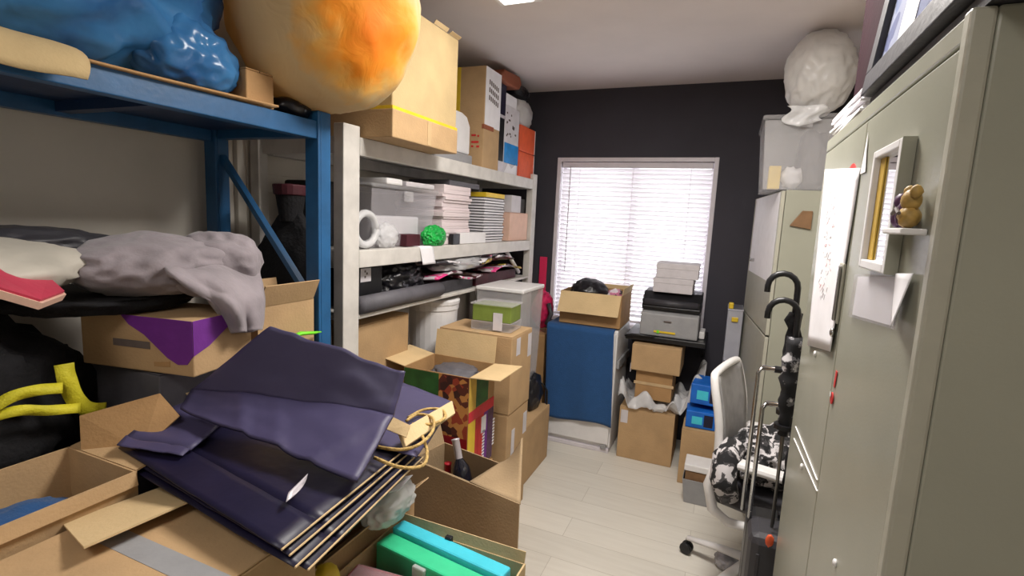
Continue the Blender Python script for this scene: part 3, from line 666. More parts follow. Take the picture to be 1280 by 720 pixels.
def ream(label, x0, x1, y0, y1, z0, z1, rz):
    t = thing('paper_carton', label, 'carton', ((x0 + x1) / 2, (y0 + y1) / 2, z0), rz, 'pale cartons on the printer'); W = wmat(t); w, d, h = (x1 - x0) / 2, (y1 - y0) / 2, z1 - z0
    m = B(-w, w, -d, d, 0, h * .98); m.v = [W @ p for p in m.v]; m.build('body', M_label, t, bevel=.004)
    m = B(-w - .002, w + .002, -d - .002, d + .002, h * .62, h); m.v = [W @ p for p in m.v]; m.build('lid', M_label, t, bevel=.003)
ream('pale grey carton directly on the printer', -.455, -.20, 3.56, 3.80, 1.1475, 1.245, .0)
ream('pale grey carton topmost on the printer', -.445, -.175, 3.56, 3.80, 1.2455, 1.345, .03)
MB().tube([(-.60, 3.46, .84), (-.55, 3.455, .858), (-.48, 3.46, .856), (-.42, 3.47, .853), (-.40, 3.5, .853)], .006, 8).build('power_cord', M_blackp, smooth=True, label='black cord curling along the shelf front under printer', cat='cord')
wr = MB().box(-.135, -.1, 3.6, 3.75, .8515, .90).build('white_adapter', M_whitep, bevel=.006, label='small white adapter at the right side of the printer', cat='adapter')

# low white cabinet with blue cloth
lw = thing('low_white_cabinet', 'low white cabinet on floor draped with blue cloth', 'cabinet', (-.86, 3.62, 0))
B(-1.10, -.64, 3.42, 3.86, .03, .87).build('body', M_whitep, lw, bevel=.008)
B(-1.09, -.65, 3.40, 3.419, .06, .85).build('door', M_whitep, lw, bevel=.006)
B(-1.095, -.645, 3.405, 3.86, .0, .029).build('plinth', M_winf, lw, bevel=.004)
B(-.70, -.66, 3.392, 3.40, .03, .06).build('hinge', M_grey, lw, bevel=.003)
B(-.6395, -.622, 3.45, 3.83, .60, .66).build('side_rail', M_grey, lw, bevel=.004)
def cl(u, v):
    # v: 0 at the back top, fold at .42, then hangs down the front
    x = -1.135 + .475 * u
    if v < .35: y = 3.80 - (3.80 - 3.388) * (v / .35); z = .8745 + .003 * noise.noise(Vector((u * 7, v * 7, 1)))
    else:
        s = (v - .35) / .65; L = .665 + .012 * math.sin(u * 7)
        y = 3.386 - .014 * (1 + math.sin(u * 11 + 1) * s) * .7; z = .872 - L * s
        if u < .08: y -= .0
        x += .02 * s * math.sin(u * 3) + .025 * s
    return (x, y, z)
MB().grid(cl, 40, 50).build('blue_cloth', M_cloth, smooth=True, solid=.004, off=1, label='blue cloth hanging over the front of the white cabinet', cat='cloth')
ob = carton('open carton with black bundle on the cloth covered cabinet', -1.065, -.635, 3.43, 3.80, .885, 1.11, open_=True, flaps={'s': (-62, .155), 'e': (80, .05), 'n': (85, .03)}, m=M_card3, inner=M_card2)
MB().blob((-.90, 3.60, 1.09), (.13, .13, .10), 41, .2, 3, .4, sub=4).build('black_bundle', M_blackbag, smooth=True, label='black bundle bulging out of the open carton by window', cat='bundle')
MB().blob((-.72, 3.64, 1.065), (.06, .10, .06), 42, .3, 3, .5, sub=4).build('paper_wad', M_mag2, smooth=True, label='crumpled printed paper beside the black bundle', cat='paper')
MB().blob((-.86, 3.6, .95), (.17, .14, .06), 43, .1, 2, zmin=.892, sub=3).build('packing_fill', M_black, smooth=True, label='dark packing under the bundle in the open carton', cat='packing')
# pink things by the rack end
MB().box(-1.395, -1.335, 3.872, 3.886, 0, 1.30).build('pink_board', M_hot, bevel=.002, label='narrow hot pink board standing against the dark wall', cat='board')
mg = thing('magenta_bag', 'magenta bag with dark straps between rack and window', 'bag', (-1.22, 3.5, .8))
MB().blob((-1.225, 3.52, .94), (.075, .085, .13), 51, .25, 3, .5, zmin=.78, sub=4).build('bag_body', M_mag, mg, smooth=True)
MB().tube([(-1.16, 3.46, 1.0), (-1.13, 3.44, .93), (-1.16, 3.43, .85)], .016, 8).build('strap', M_char, mg, smooth=True)
carton('brown carton standing under the magenta bag at rack end', -1.385, -1.16, 3.42, 3.66, 0, .775, m=M_card3)
MB().blob((-1.10, 3.19, .42), (.05, .05, .05), 61, .2, 2, sub=3) if False else None
bb = thing('black_sling_bag', 'black bag on the small floor carton behind the tall stack', 'bag', (-1.1, 3.05, .37))
MB().blob((-1.10, 3.04, .475), (.06, .11, .125), 61, .2, 2.5, .3, zmin=.372, sub=4).build('bag_body', M_blackbag, bb, smooth=True)
MB().tube([(-1.075, 3.1, .55), (-1.03, 3.14, .47), (-1.03, 3.15, .38), (-1.04, 3.17, .30)], .012, 8, .5).build('strap', M_blackp, bb, smooth=True)

# ================================================================== central stack beside the rack
carton('small brown floor carton beyond the tall stack', -1.36, -1.01, 2.70, 3.16, 0, .37, m=M_card, seam='y')
s1 = carton('brown carton at the bottom of the tall stack', -1.37, -.955, 2.30, 2.585, 0, .60, m=M_card, seam='y')
s2 = carton('brown carton on top of tall stack below the green lidded box', -1.37, -.950, 2.30, 2.58, .602, 1.01, m=M_card, seam='y')
for (z0, z1, y0, y1, rr) in ((.90, .99, 2.36, 2.41, s2), (.86, .985, 2.52, 2.57, s2), (.36, .5, 2.36, 2.40, s1), (.42, .54, 2.52, 2.57, s1)):
    B(-.9495 if rr is s2 else -.9545, -.948 if rr is s2 else -.953, y0, y1, z0, z1).build('label', M_label, rr)
# green lidded box on the stack
gb = thing('storage_box', 'clear box with olive green lid on the tall stack', 'box', (-1.1, 2.42, 1.012))
def gbx(mb): return mb
Rg = RZ(.06); pv = (-1.1, 2.43, 1.0)
B(-1.215, -.99, 2.355, 2.52, 1.0125, 1.06, rot=Rg, piv=pv).build('tray', M_frost, gb, bevel=.004)
B(-1.21, -.995, 2.36, 2.515, 1.0605, 1.145, rot=Rg, piv=pv).build('green_lid', M_olive, gb, bevel=.004)
B(-1.22, -.985, 2.35, 2.525, 1.1455, 1.156, rot=Rg, piv=pv).build('clear_cover', M_frost, gb, bevel=.004)
B(-1.09, -1.04, 2.3535, 2.3575, 1.02, 1.11, rot=Rg, piv=pv).build('label', M_label, gb)
# white plastic box behind
wpx = thing('white_crate', 'translucent white plastic crate behind the green lidded box', 'crate', (-1.2, 2.9, .75))
tub(MB(), -1.38, -1.08, 2.74, 3.1, .374, 1.16, .02).build('tub', M_frost, wpx, bevel=.004)
B(-1.385, -1.075, 2.735, 3.105, 1.161, 1.185).build('lid', M_whitep, wpx, bevel=.006)
# printed open carton (dried fruit)
_p = PY(587, 473, 1.95); _q = PY(505, 457, 1.95); fx0, fx1, fy0, fz1 = _q.x, _p.x, 1.95, _p.z
fy1 = min(2.275, PX(619, 455, fx1).y); fz0 = .40
pc = carton('open food carton with green and red printing beside wine box', fx0, fx1, fy0, fy1, fz0, fz1, open_=True, flaps={'n': (83, .13), 'e': (4, .145), 'w': (10, .15)}, m=M_card3, inner=M_card2)
e = .0012
B(fx0 + .002, fx0 + .19, fy0 - e, fy0, fz0 + .01, fz1 - .004).build('green_print', M_oliveg, pc)
B(fx0 + .19, fx1 - .002, fy0 - e, fy0, fz0 + .20, fz1 - .002).build('fruit_print', M_fruit, pc)
B(fx0 + .19, fx1 - .002, fy0 - e, fy0, fz0 + .01, fz0 + .20).build('red_print', M_reddk, pc)
fd = fy1 - fy0; ys = [fy0, fy0 + .27 * fd, fy0 + .39 * fd, fy0 + .6 * fd, fy0 + .76 * fd, fy1]
for k, mm in enumerate((M_yel, M_red, M_red, M_purp, M_plum)):
    B(fx1, fx1 + e, ys[k] + .002, ys[k + 1], fz0 + .01, fz0 + .29).build('colour_panel', mm, pc)
B(fx1, fx1 + e, fy0 + .002, fy0 + .07, fz0 + .31, fz1 - .004).build('gold_panel', M_gold, pc)
B(fx1, fx1 + e, fy0 + .07, fy1 - .07, fz0 + .33, fz1 - .004).build('green_panel', M_oliveg, pc)
B(fx1, fx1 + e * 2, fy0 + .002, fy1 - .002, fz0 + .275, fz0 + .325).build('red_band', M_redcap, pc)
B(fx1 + e, fx1 + e * 2, fy0 + .135, fy0 + .185, fz0 + .18, fz0 + .26).build('white_panel', M_paper, pc)
tx = MB()
for k in range(9):
    z = fz0 + .05 + .016 * k; tx.box(fx1 + e, fx1 + 2 * e, fy0 + .15, fy0 + .175, z, z + .009); tx.box(fx1 + e, fx1 + 2 * e, fy0 + .265, fy0 + .285, z + .02, z + .029)
tx.build('lettering', M_paper, pc)
B(fx0 + .01, fx1 - .01, fy0 + .01, fy1 - .01, fz1 - .12, fz1 - .075).build('folded_clothes', M_char, bevel=.015, label='dark folded cloth filling the open food carton', cat='cloth')
gr = MB().blob((fx0 * .48 + fx1 * .52, fy0 + .17, fz1 - .045), (.115, .11, .035), 71, .25, 3, .3, zmin=fz1 - .0745, sub=4)
gr.build('grey_garment', M_greyroll, smooth=True, label='grey garment lying at the top of the food carton', cat='garment')
carton('brown carton supporting the open food carton', fx0 - .01, fx1 + .01, fy0 - .005, fy1 + .005, 0, .398, m=M_card3)
# bucket
bu = thing('white_bucket', 'white plastic bucket inside the white rack behind food carton', 'bucket', (-1.56, 2.42, .58))
MB().lathe([(.0, .0), (.125, .0), (.14, .50), (.146, .50), (.146, .54), (.14, .545), (.0, .545)], (-1.55, 2.53, .562), 28).build('pail', M_whitep, bu, smooth=False, bevel=.004)
MB().lathe([(.0, .546), (.15, .546), (.152, .57), (.14, .578), (.0, .58)], (-1.55, 2.53, .546), 28).build('lid', M_whitep, bu, bevel=.004)

# ================================================================== wine carton with bottles on the floor
ZR = .60
nl, nr_, nrr = PZ(515, 573, ZR), PZ(587, 603, ZR), PZ(650, 630, ZR)
ux = (nr_ - nl); wid = ux.length; ux.normalize(); uy = Vector((-ux.y, ux.x, 0)); wdep = .20
wctr = (nl + nr_) / 2 + uy * wdep / 2; wa = math.atan2(ux.y, ux.x)
wn = carton('open wine carton on floor with bottles and wide folded flap', wctr.x - wid / 2, wctr.x + wid / 2, wctr.y - wdep / 2, wctr.y + wdep / 2, 0, ZR, rz=wa, m=M_cardin, open_=True, flaps={'w': (72, .15)})
dn = Vector((.015, -.035, -.215)); oy = -uy * .003
MB().slab([nl + oy, nrr + oy + Vector((0, 0, .002)), nrr + oy + dn, nl + oy + dn], .005).build('front_flap', M_cardin, wn)
hn, hf = nr_ + Vector((0, 0, .002)), nr_ + uy * wdep + Vector((0, 0, .002))
fn_, ff = nrr + Vector((0, 0, -.004)) + uy * .004, PY(653, 547, hf.y + .01)
def rflap(u, v):
    a = hn.lerp(hf, v); b = fn_.lerp(ff, v); q = a.lerp(b, u); q.z -= .025 * math.sin(u * PI) * v - .03 * math.sin(v * PI) * u * (v - .7)
    return q
MB().grid(rflap, 12, 12).build('curled_flap', M_cardin, wn, smooth=True, solid=.004, off=0)
def inbox(fx, fy, z): q = nl + ux * wid * fx + uy * wdep * fy; return Vector((q.x, q.y, z))
def bottle(label, base, tip, r, mcap, mbody):
    t = thing('wine_bottle', label, 'bottle', base); ax = (tip - base).normalized(); L = (tip - base).length
    MB().lathe([(0, 0), (r * .9, 0), (r, .01), (r, L * .58), (r * .9, L * .64), (r * .42, L * .74), (r * .38, L * .78), (0, L * .78)], base, 22, ax).build('glass_body', mbody, t, smooth=True)
    MB().lathe([(r * .40, L * .70), (r * .42, L * .72), (r * .42, L * .97), (r * .46, L * .975), (r * .46, L * .995), (0, L)], base, 18, ax).build('foil_cap', mcap, t, smooth=True)
tipb = PY(569, 548, inbox(.5, .7, 0).y); bb0 = inbox(.80, .45, tipb.z - .29)
bottle('dark wine bottle with silver cap leaning in the wine carton', bb0, tipb, .038, M_foil, M_glassbot)
for k, (u, v, lb) in enumerate(((560, 578, 'red capped bottle beside the silver capped bottle'), (567, 598, 'second red capped bottle nearer the wide carton flap'))):
    yy = inbox(.35, .62 - .3 * k, 0).y; tp = PY(u, v, yy); bottle(lb, tp - Vector((0, 0, .29)), tp, .034, M_redcap, M_glassbot)
fi = MB().blob(inbox(.5, .5, .26), (.125, .08, .10), 73, .15, 3, .3, sub=4, rot=wa); fi.build('packing_paper', M_brownp, smooth=True, label='brown packing paper around the bottles in the wine carton', cat='packing')

# ================================================================== WHITE RACK
XF, XB_, Y0, Y1 = -1.40, -1.90, 1.60, 3.72
wrk = thing('storage_rack', 'tall white metal storage rack along the left wall', 'rack', (-1.65, 2.66, 0))
for x in (XF - .05, XB_):
    for y in (Y0, Y1 - .07):
        p = MB().box(x, x + .05, y, y + .012, 0, 1.93).box(x + (.042 if x > -1.6 else 0), x + (.05 if x > -1.6 else .008), y + .012, y + .085, 0, 1.93)
        if x > -1.6 and y < 2: p = MB().box(x, x + .05, y, y + .095, 0, 1.93)
        p.build('post', M_white, wrk, bevel=.003)
for zt, nm in ((1.89, 1), (1.435, 1), (1.165, .4), (.56, .8), (.14, .8)):
    bh = .072 if nm == 1 else .018 if nm == .4 else .05
    MB().box(XF - .035, XF, Y0 + .096, Y1 - .075, zt - bh, zt).build('beam', M_white, wrk, bevel=.003)
    MB().box(XB_, XB_ + .035, Y0 + .09, Y1 - .075, zt - bh, zt).build('beam', M_white, wrk, bevel=.003)
    for y in (Y0 + .02, Y1 - .06): MB().box(XB_ + .05, XF - .05, y, y + .03, zt - bh, zt - .006).build('side_beam', M_white, wrk, bevel=.003)
    MB().box(XB_ + .036, XF - .036, Y0 + .05, Y1 - .06, zt - .016, zt - .001).build('shelf_board', M_white, wrk)
SH1, SH2, SH3 = 1.8905, 1.4355, 1.1655
# --- top shelf
bgc = thing('cardboard_box', 'big pale carton with yellow strap overhanging the white rack top', 'box', (-1.5, 1.97, SH1))
B(-1.745, -1.255, 1.71, 2.225, SH1, 2.0).build('tray', M_card, bgc, bevel=.004)
B(-1.74, -1.262, 1.716, 2.22, 2.001, 2.41).build('body', M_boxpale, bgc, bevel=.005)
B(-1.745, -1.258, 1.712, 2.224, 1.998, 2.012).build('yellow_strap', M_yel, bgc)
B(-1.52, -1.46, 1.713, 2.223, 2.41, 2.4115).build('tape', M_tape, bgc)
B(-1.2545, -1.2535, 1.96, 1.99, 1.895, 1.995).build('tape', M_tape, bgc)
for (p, q_) in (((-1.262, 2.0, 2.41), (-1.25, 2.11, 2.425)), ((-1.262, 2.13, 2.41), (-1.245, 2.215, 2.42))):
    MB().slab([(p[0], p[1], p[2]), (p[0], q_[1], p[2]), (q_[0], q_[1], q_[2]), (q_[0], p[1], q_[2])], .003).build('torn_edge', M_card2, bgc)
wl = thing('white_container', 'white rounded container between the two cartons on rack top', 'container', (-1.52, 2.5, SH1))
B(-1.64, -1.45, 2.34, 2.76, SH1, 1.95).build('base', M_grey, wl, bevel=.01)
MB().prism([(-.19, 0), (.19, 0), (.19, .16), (.15, .21), (.09, .225), (-.09, .225), (-.15, .21), (-.19, .16)], lambda p, q, e: (-1.63 + e, 2.55 + p, 1.951 + q), 0, .17).build('cover', M_whitep, wl, bevel=.012)
tl_ = PY(575, 75, 2.83)
tc_ = thing('cardboard_box', 'tall narrow carton with yellow tape and white label on rack top', 'box', (-1.54, 2.94, SH1))
B(-1.66, -1.42, 2.83, 3.055, SH1, 2.48).build('body', M_card, tc_, bevel=.004)
B(-1.63, -1.585, 2.8285, 2.8297, 2.18, 2.479).build('yellow_tape', M_yel, tc_)
B(-1.419, -1.4175, 2.835, 3.05, 2.14, 2.478).build('white_label', M_paper, tc_)
lt_ = MB()
for r_ in range(3):
    for k in range(6):
        y = 2.88 + k * .024; z = 2.385 - .045 * r_ - .004 * k
        lt_.box(-1.4174, -1.4168, y, y + .015, z, z + .028)
lt_.build('lettering', M_ink, tc_)
B(-1.43, -1.416, 2.825, 2.96, 2.12, 2.145).build('red_tape', M_rust, tc_)
rm = MB()
for (x, z, w) in ((-1.50, 2.075, .03), (-1.46, 2.07, .012), (-1.50, 2.035, .05), (-1.50, 2.01, .015), (-1.465, 2.008, .02)): rm.box(x - .0, x + w, 2.828, 2.8293, z, z + .012)
rm.build('red_writing', M_red, tc_)
dvd = thing('slim_box', 'slim black boxed item with silver base beside tall carton', 'box', (-1.53, 3.1, SH1))
B(-1.64, -1.425, 3.062, 3.14, 1.96, 2.23).build('black_panel', M_blackp, dvd, bevel=.003)
B(-1.645, -1.42, 3.06, 3.142, SH1, 1.959).build('silver_base', M_foil, dvd, bevel=.003)
B(-1.645, -1.42, 3.06, 3.142, 2.231, 2.25).build('silver_rim', M_foil, dvd, bevel=.003)
carton('dark blue carton standing on the slim black box', -1.64, -1.425, 3.062, 3.15, 2.2505, 2.44, m=M_navy, tape=False)
bw = thing('printed_box', 'tall white printed box with azure lower panel on rack top', 'box', (-1.53, 3.3, SH1))
B(-1.64, -1.43, 3.155, 3.40, SH1, 2.33).build('body', M_label, bw, bevel=.004)
B(-1.429, -1.4275, 3.16, 3.395, 1.96, 2.09).build('azure_panel', M_azure, bw)
B(-1.6, -1.45, 3.1535, 3.1548, 1.96, 2.09).build('azure_panel', M_azure, bw)
pm_ = MB(); rnd = random.Random(7)
for k in range(14):
    y = rnd.uniform(3.17, 3.36); z = rnd.uniform(2.12, 2.30); pm_.box(-1.429, -1.4278, y, y + rnd.uniform(.01, .03), z, z + .012)
pm_.build('lettering', M_ink, bw)
MB().prism([(0, 1.9), (.06, 1.96), (.12, 1.93), (.2, 1.97), (.2, 1.895), (0, 1.895)], lambda p, q, e: (-1.4285 + e, 3.17 + p, q), 0, .001).build('white_wave', M_paper, bw)
B(-1.62, -1.44, 3.17, 3.37, 2.3305, 2.41).build('white_pack', M_paper, bevel=.008, label='small white pack lying on the tall printed box', cat='pack')
for z0, lb in ((SH1, 'orange carton lower of the two at the rack end'), (2.072, 'orange carton upper of the two at the rack end')):
    t = thing('orange_carton', lb, 'carton', (-1.53, 3.57, z0), 0, 'orange cartons at the rack end')
    B(-1.63, -1.425, 3.42, 3.705, z0, z0 + .178).build('body', M_orange, t, bevel=.006)
    B(-1.6302, -1.4248, 3.7052, 3.712, z0 + .002, z0 + .176).build('white_edge', M_paper, t, bevel=.002)
    B(-1.64, -1.63, 3.43, 3.70, z0 + .004, z0 + .17).build('end_panel', M_paper, t)
MB().blob((-1.53, 3.56, 2.345), (.10, .145, .10), 81, .14, 3, .4, zmin=2.2515, sub=4, box=.4).build('crumpled_bag', M_whitebag, smooth=True, label='crumpled white bag on top of the orange cartons', cat='bag')
MB().blob((-1.53, 3.53, 2.49), (.085, .13, .045), 82, .12, 3, .3, zmin=2.455, sub=4, box=.4).build('black_pouch', M_blackbag, smooth=True, label='black pouch above the crumpled white bag near ceiling', cat='pouch')
hp = [(3.08, 2.475), (3.14, 2.545), (3.40, 2.565), (3.44, 2.52), (3.40, 2.475), (3.2, 2.46)]
MB().prism(hp, lambda p, q, e: (-1.64 + e, p, q), 0, .2).build('brown_pouch', M_rust, bevel=.012, label='rust brown pouch lying highest under the ceiling at rack end', cat='pouch')
# --- middle shelf
cb_ = thing('clear_bin', 'big clear plastic bin on middle shelf of the white rack', 'bin', (-1.65, 2.05, SH2))
tub(MB(), -1.86, -1.445, 1.83, 2.36, SH2 + .001, 1.70, .025).build('tub', M_clear, cb_, bevel=.004)
B(-1.87, -1.435, 1.82, 2.37, 1.701, 1.722).build('lid', M_frost, cb_, bevel=.008)
B(-1.436, -1.425, 2.05, 2.12, 1.65, 1.70).build('clip', M_frost, cb_, bevel=.003)
B(-1.75, -1.50, 1.88, 2.28, SH2 + .008, 1.58).build('paper_bundle', M_paper, bevel=.01, label='pale paper bundle inside the big clear bin', cat='paper')
B(-1.62, -1.44, 1.93, 2.05, 1.7225, 1.752).build('white_case', M_whitep, bevel=.008, label='white case lying on the clear bin near rack post', cat='case')
B(-1.64, -1.44, 2.08, 2.33, 1.7225, 1.748).build('white_tray', M_label, bevel=.006, label='flat pale tray on the clear bin lid farther along', cat='tray')
B(-1.84, -1.62, 1.72, 1.815, SH2 + .001, 1.72).build('black_case', M_blackp, bevel=.012, label='black case behind the plastic coil at the rack post', cat='case')
pl_ = thing('plastic_coil', 'coil of clear plastic tubing on middle shelf by the post', 'coil', (-1.45, 1.8, SH2))
for k in range(3):
    pts = [(-1.445 - .02 * k, 1.79 + .07 * math.cos(a) + .02 * k, SH2 + .086 + .068 * math.sin(a)) for a in [2 * PI * j / 20 for j in range(21)]]
    MB().tube(pts, .016, 8).build('loop', M_clearbag, pl_, smooth=True)
MB().blob((-1.455, 1.95, SH2 + .055), (.03, .075, .055), 88, .3, 3, .5, zmin=SH2 + .001, sub=4).build('clear_film', M_clearbag, smooth=True, label='wad of clear film beside the plastic coil', cat='film')
B(-1.52, -1.43, 2.075, 2.19, SH2 + .001, SH2 + .06).build('red_carton', M_wine, bevel=.004, label='small dull red carton in front of the clear bin', cat='carton')
MB().blob((-1.425, 2.31, SH2 + .045), (.04, .09, .055), 90, .4, 2.0, .7, zmin=SH2 + .001, sub=5, octv=3).build('green_bag', M_green, smooth=True, label='crumpled bright green bag on the middle shelf edge', cat='bag')
rnd = random.Random(12); z = SH2 + .001; k = 0
while z < 1.74:
    h = rnd.choice([.012, .016, .02, .024]); dx, dy = rnd.uniform(-.012, .008), rnd.uniform(-.012, .012)
    t = thing('paper_book', 'one pale book in the tall stack beside the clear bin', 'book', (-1.58, 2.6, z), 0, 'pale books in the tall stack')
    B(-1.74 + dx, -1.435 + dx, 2.415 + dy, 2.72 + dy, z, z + h - .0008).build('pages', M_books, t, bevel=.001)
    z += h; k += 1
B(-1.72, -1.45, 2.50, 2.86, z, min(z + .03, 1.81)).build('grey_box', M_greyroll, bevel=.003, label='flat grey box lying on the stack of pale books', cat='box')
wb2 = thing('white_small_box', 'small white box at the shelf edge beside the green bag', 'box', (-1.44, 2.72, SH2))
B(-1.434, -1.405, 2.56, 2.885, SH2 + .001, SH2 + .065).build('body', M_whitep, wb2, bevel=.003)
B(-1.433, -1.406, 2.48, 2.558, SH2 + .001, SH2 + .06).build('dark_end', M_blackp, wb2, bevel=.003)
z = SH2 + .001; k = 0
while z < 1.715:
    t = thing('spiral_book', 'one spiral bound white book in the stack left of pinkish carton', 'book', (-1.55, 3.05, z), 0, 'spiral bound books stacked on the middle shelf')
    dx = .004 * ((k * 7) % 3 - 1)
    B(-1.66 + dx, -1.44 + dx, 2.92, 3.22, z, z + .013).build('pages', M_paper, t, bevel=.001)
    B(-1.665 + dx, -1.437 + dx, 2.916, 3.224, z + .0132, z + .0166).build('cover', M_char, t)
    z += .0178; k += 1
B(-1.64, -1.445, 2.95, 3.24, z, z + .03).build('yellow_book', M_yel, bevel=.002, label='yellow book lying on top of the spiral bound books', cat='book')
carton('pinkish carton at the far end of the middle shelf', -1.64, -1.425, 3.30, 3.64, SH2 + .001, 1.635, m=M_pinkish, tape=False)
B(-1.60, -1.43, 3.33, 3.50, 1.636, 1.755).build('white_cube_box', M_label, bevel=.004, label='white box on top of the pinkish carton', cat='box')
B(-1.62, -1.45, 3.51, 3.63, 1.636, 1.74).build('black_box', M_blackp, bevel=.004, label='black box on the pinkish carton at rack end', cat='box')
B(-1.85, -1.68, 2.75, 3.6, SH2 + .001, 1.70).build('dark_case', M_char, bevel=.01, label='dark case at the back of the middle shelf', cat='case')
# card hanging on the beam
MB().grid(lambda u, v: (XF + .0015 + (-.05 * (.3 - v) / .3 if v < .3 else .010 * (v - .3)), 2.13 + .12 * u + .03 * v, SH2 + .0015 if v < .3 else SH2 + .0015 - .13 * (v - .3) ), 6, 12).build('price_card', M_paper, smooth=True, solid=.0015, label='white card hanging from the middle shelf beam', cat='card')
# --- lower shelf: black bags, roll, prints
rl = thing('fabric_roll', 'long grey roll lying along the lower shelf edge', 'roll', (-1.41, 2.0, SH3))
MB().tube([(-1.405, 1.70, SH3 + .039), (-1.405, 2.0, SH3 + .041), (-1.405, 2.34, SH3 + .039)], .038, 20).build('roll', M_greyroll, rl, smooth=True)
MB().tube([(-1.405, 2.335, SH3 + .039), (-1.405, 2.345, SH3 + .039)], .014, 14).build('core', M_blackp, rl)
bk_ = thing('black_box', 'black box with white square label by the rack post', 'box', (-1.52, 1.85, SH3))
B(-1.66, -1.46, 1.74, 1.93, SH3 + .001, 1.355).build('body', M_blackp, bk_, bevel=.008)
B(-1.4595, -1.4583, 1.775, 1.845, 1.29, 1.35).build('label', M_label, bk_)
lq = MB()
for (y, z) in ((1.80, 1.31), (1.812, 1.325), (1.80, 1.335)): lq.box(-1.4582, -1.4576, y, y + .01, z - .004, z + .006)
lq.build('mark', M_ink, bk_)
MB().blob((-1.54, 2.13, SH3 + .09), (.10, .19, .11), 95, .3, 3, .5, zmin=SH3 + .001, sub=5, zmax=1.355).build('black_bag', M_blackbag, smooth=True, label='black plastic bag slumped beside the labelled black box', cat='bag')
MB().blob((-1.66, 2.0, 1.30), (.12, .22, .05), 96, .2, 3, .4, sub=4, zmax=1.355).build('black_garment', M_black, smooth=True, label='black garment heaped at the back of lower shelf', cat='garment')
rnd = random.Random(5)
ms = [M_mag1, M_char, M_mag2, M_mag1, M_mag3, M_mag2, M_mag1, M_mag2, M_mag3]
spots = [(2.42, 0), (2.46, 1), (2.52, 2), (2.70, 0), (2.82, 1), (2.9, 2), (3.1, 0), (3.2, 1), (3.34, 0)]
lbs = ['dark glossy brochure lowest by the grey roll end', 'charcoal folder on the dark brochure by the roll', 'pale pink magazine fanned over the charcoal folder', 'dark printed magazine under the plastic sleeve', 'red printed magazine in the middle of the lower shelf', 'white magazine with pink print above the red one', 'dark brochure toward the far rack post', 'pale brochure resting on the far dark brochure', 'dark red brochure nearest the far rack post']
for k, (y, lv) in enumerate(spots):
    def mg_(u, v, y=y, lv=lv, k=k):
        a = rnd_[k]; px = -1.60 + .24 * u; py = y - .13 + .27 * v; c = Vector((-1.49, y, 0)); d = RZ(a) @ (Vector((px, py, 0)) - c) + c
        return (min(d.x, -1.39), d.y, SH3 + .075 + .042 * lv + .02 * math.sin(v * 3 + k) * (u) + .022 * u * (1 + math.sin(k * 2)))
    rnd_ = [random.Random(q).uniform(-.35, .35) for q in range(20)]
    MB().grid(mg_, 8, 8).build('magazine', ms[k], smooth=True, solid=.012, off=1, label=lbs[k], cat='magazine', group='printed papers on the lower shelf')
B(-1.84, -1.43, 2.37, 2.78, SH3 + .001, SH3 + .068).build('flat_box', M_char, bevel=.004, label='flat charcoal box under the nearer printed papers', cat='box')
B(-1.84, -1.43, 2.82, 3.46, SH3 + .001, SH3 + .068).build('flat_box', M_wine, bevel=.004, label='flat wine red box under the farther printed papers', cat='box')
pz = thing('plastic_sleeve', 'glossy clear sleeve draped over the magazines', 'sleeve', (-1.5, 2.7, 1.25))
MB().blob((-1.47, 2.66, 1.315), (.085, .26, .05), 97, .35, 3, .6, sub=4, zmax=1.355, zmin=1.29).build('sleeve', M_clearbag, pz, smooth=True)
MB().tube([(-1.44, 3.30, 1.36), (-1.43, 3.52, 1.20)], .014, 8).build('white_tube', M_whitep, smooth=True, label='white tube leaning at the far end of lower shelf', cat='tube')
MB().tube([(-1.46, 2.86, 1.345), (-1.46, 3.2, 1.33), (-1.47, 3.3, 1.32)], [.02, .026, .02], 10, .5).build('silver_pouch', M_silverbag, smooth=True, label='flat silver pouch high on the lower shelf', cat='pouch')
# --- bottom shelf cartons
carton('brown carton beneath the grey roll in white rack', -1.84, -1.455, 1.72, 2.14, .5605, 1.10, m=M_card, tape=True, seam='y')
carton('brown carton on the lowest deck of the white rack', -1.84, -1.42, 1.72, 2.20, .1405, .50, m=M_card3)
carton('brown carton beside the bucket at back of the rack', -1.86, -1.45, 2.72, 3.3, .1405, .50, m=M_card3) 

# ================================================================== BLUE RACK
bx0, bx1, by0, by1 = -1.90, -1.33, -.55, 1.455
brk = thing('storage_rack', 'heavy blue metal storage rack at the left edge', 'rack', ((bx0 + bx1) / 2, .45, 0))
for x in (bx0, bx1 - .06):
    for y in (by0, by1 - .06):
        p = MB().box(x, x + .06, y, y + .012, 0, 1.93).box(x, x + .012, y + .012, y + .06, 0, 1.93).box(x + .048, x + .06, y + .012, y + .06, 0, 1.93)
        po = p.build('post', M_blue, brk, bevel=.003)
for zt in (1.895, .68, .16):
    for x in (bx0 + .005, bx1 - .045): MB().box(x, x + .04, by0 + .061, by1 - .061, zt - .06, zt).build('beam', M_blue, brk, bevel=.003)
    for y in (by0 + .01, by1 - .05): MB().box(bx0 + .061, bx1 - .061, y, y + .04, zt - .05, zt - .004).build('side_beam', M_blue, brk, bevel=.003)
    MB().box(bx0 + .046, bx1 - .046, by0 + .062, by1 - .062, zt - .02, zt - .001).build('shelf_deck', M_bluedk, brk)
    for k in range(3):
        y = by0 + .45 + .5 * k; MB().box(bx0 + .047, bx1 - .047, y, y + .04, zt - .05, zt - .0205).build('cross_bar', M_bluedk, brk)
MB().tube([(bx0 + .06, by1 - .03, 1.78), (bx1 - .06, by1 - .03, 1.26)], .016, 4).build('brace', M_blue, brk)
MB().tube([(bx0 + .06, by1 - .03, .75), (bx1 - .06, by1 - .03, 1.24)], .016, 4).build('brace', M_blue, brk)
ZT = 1.8955
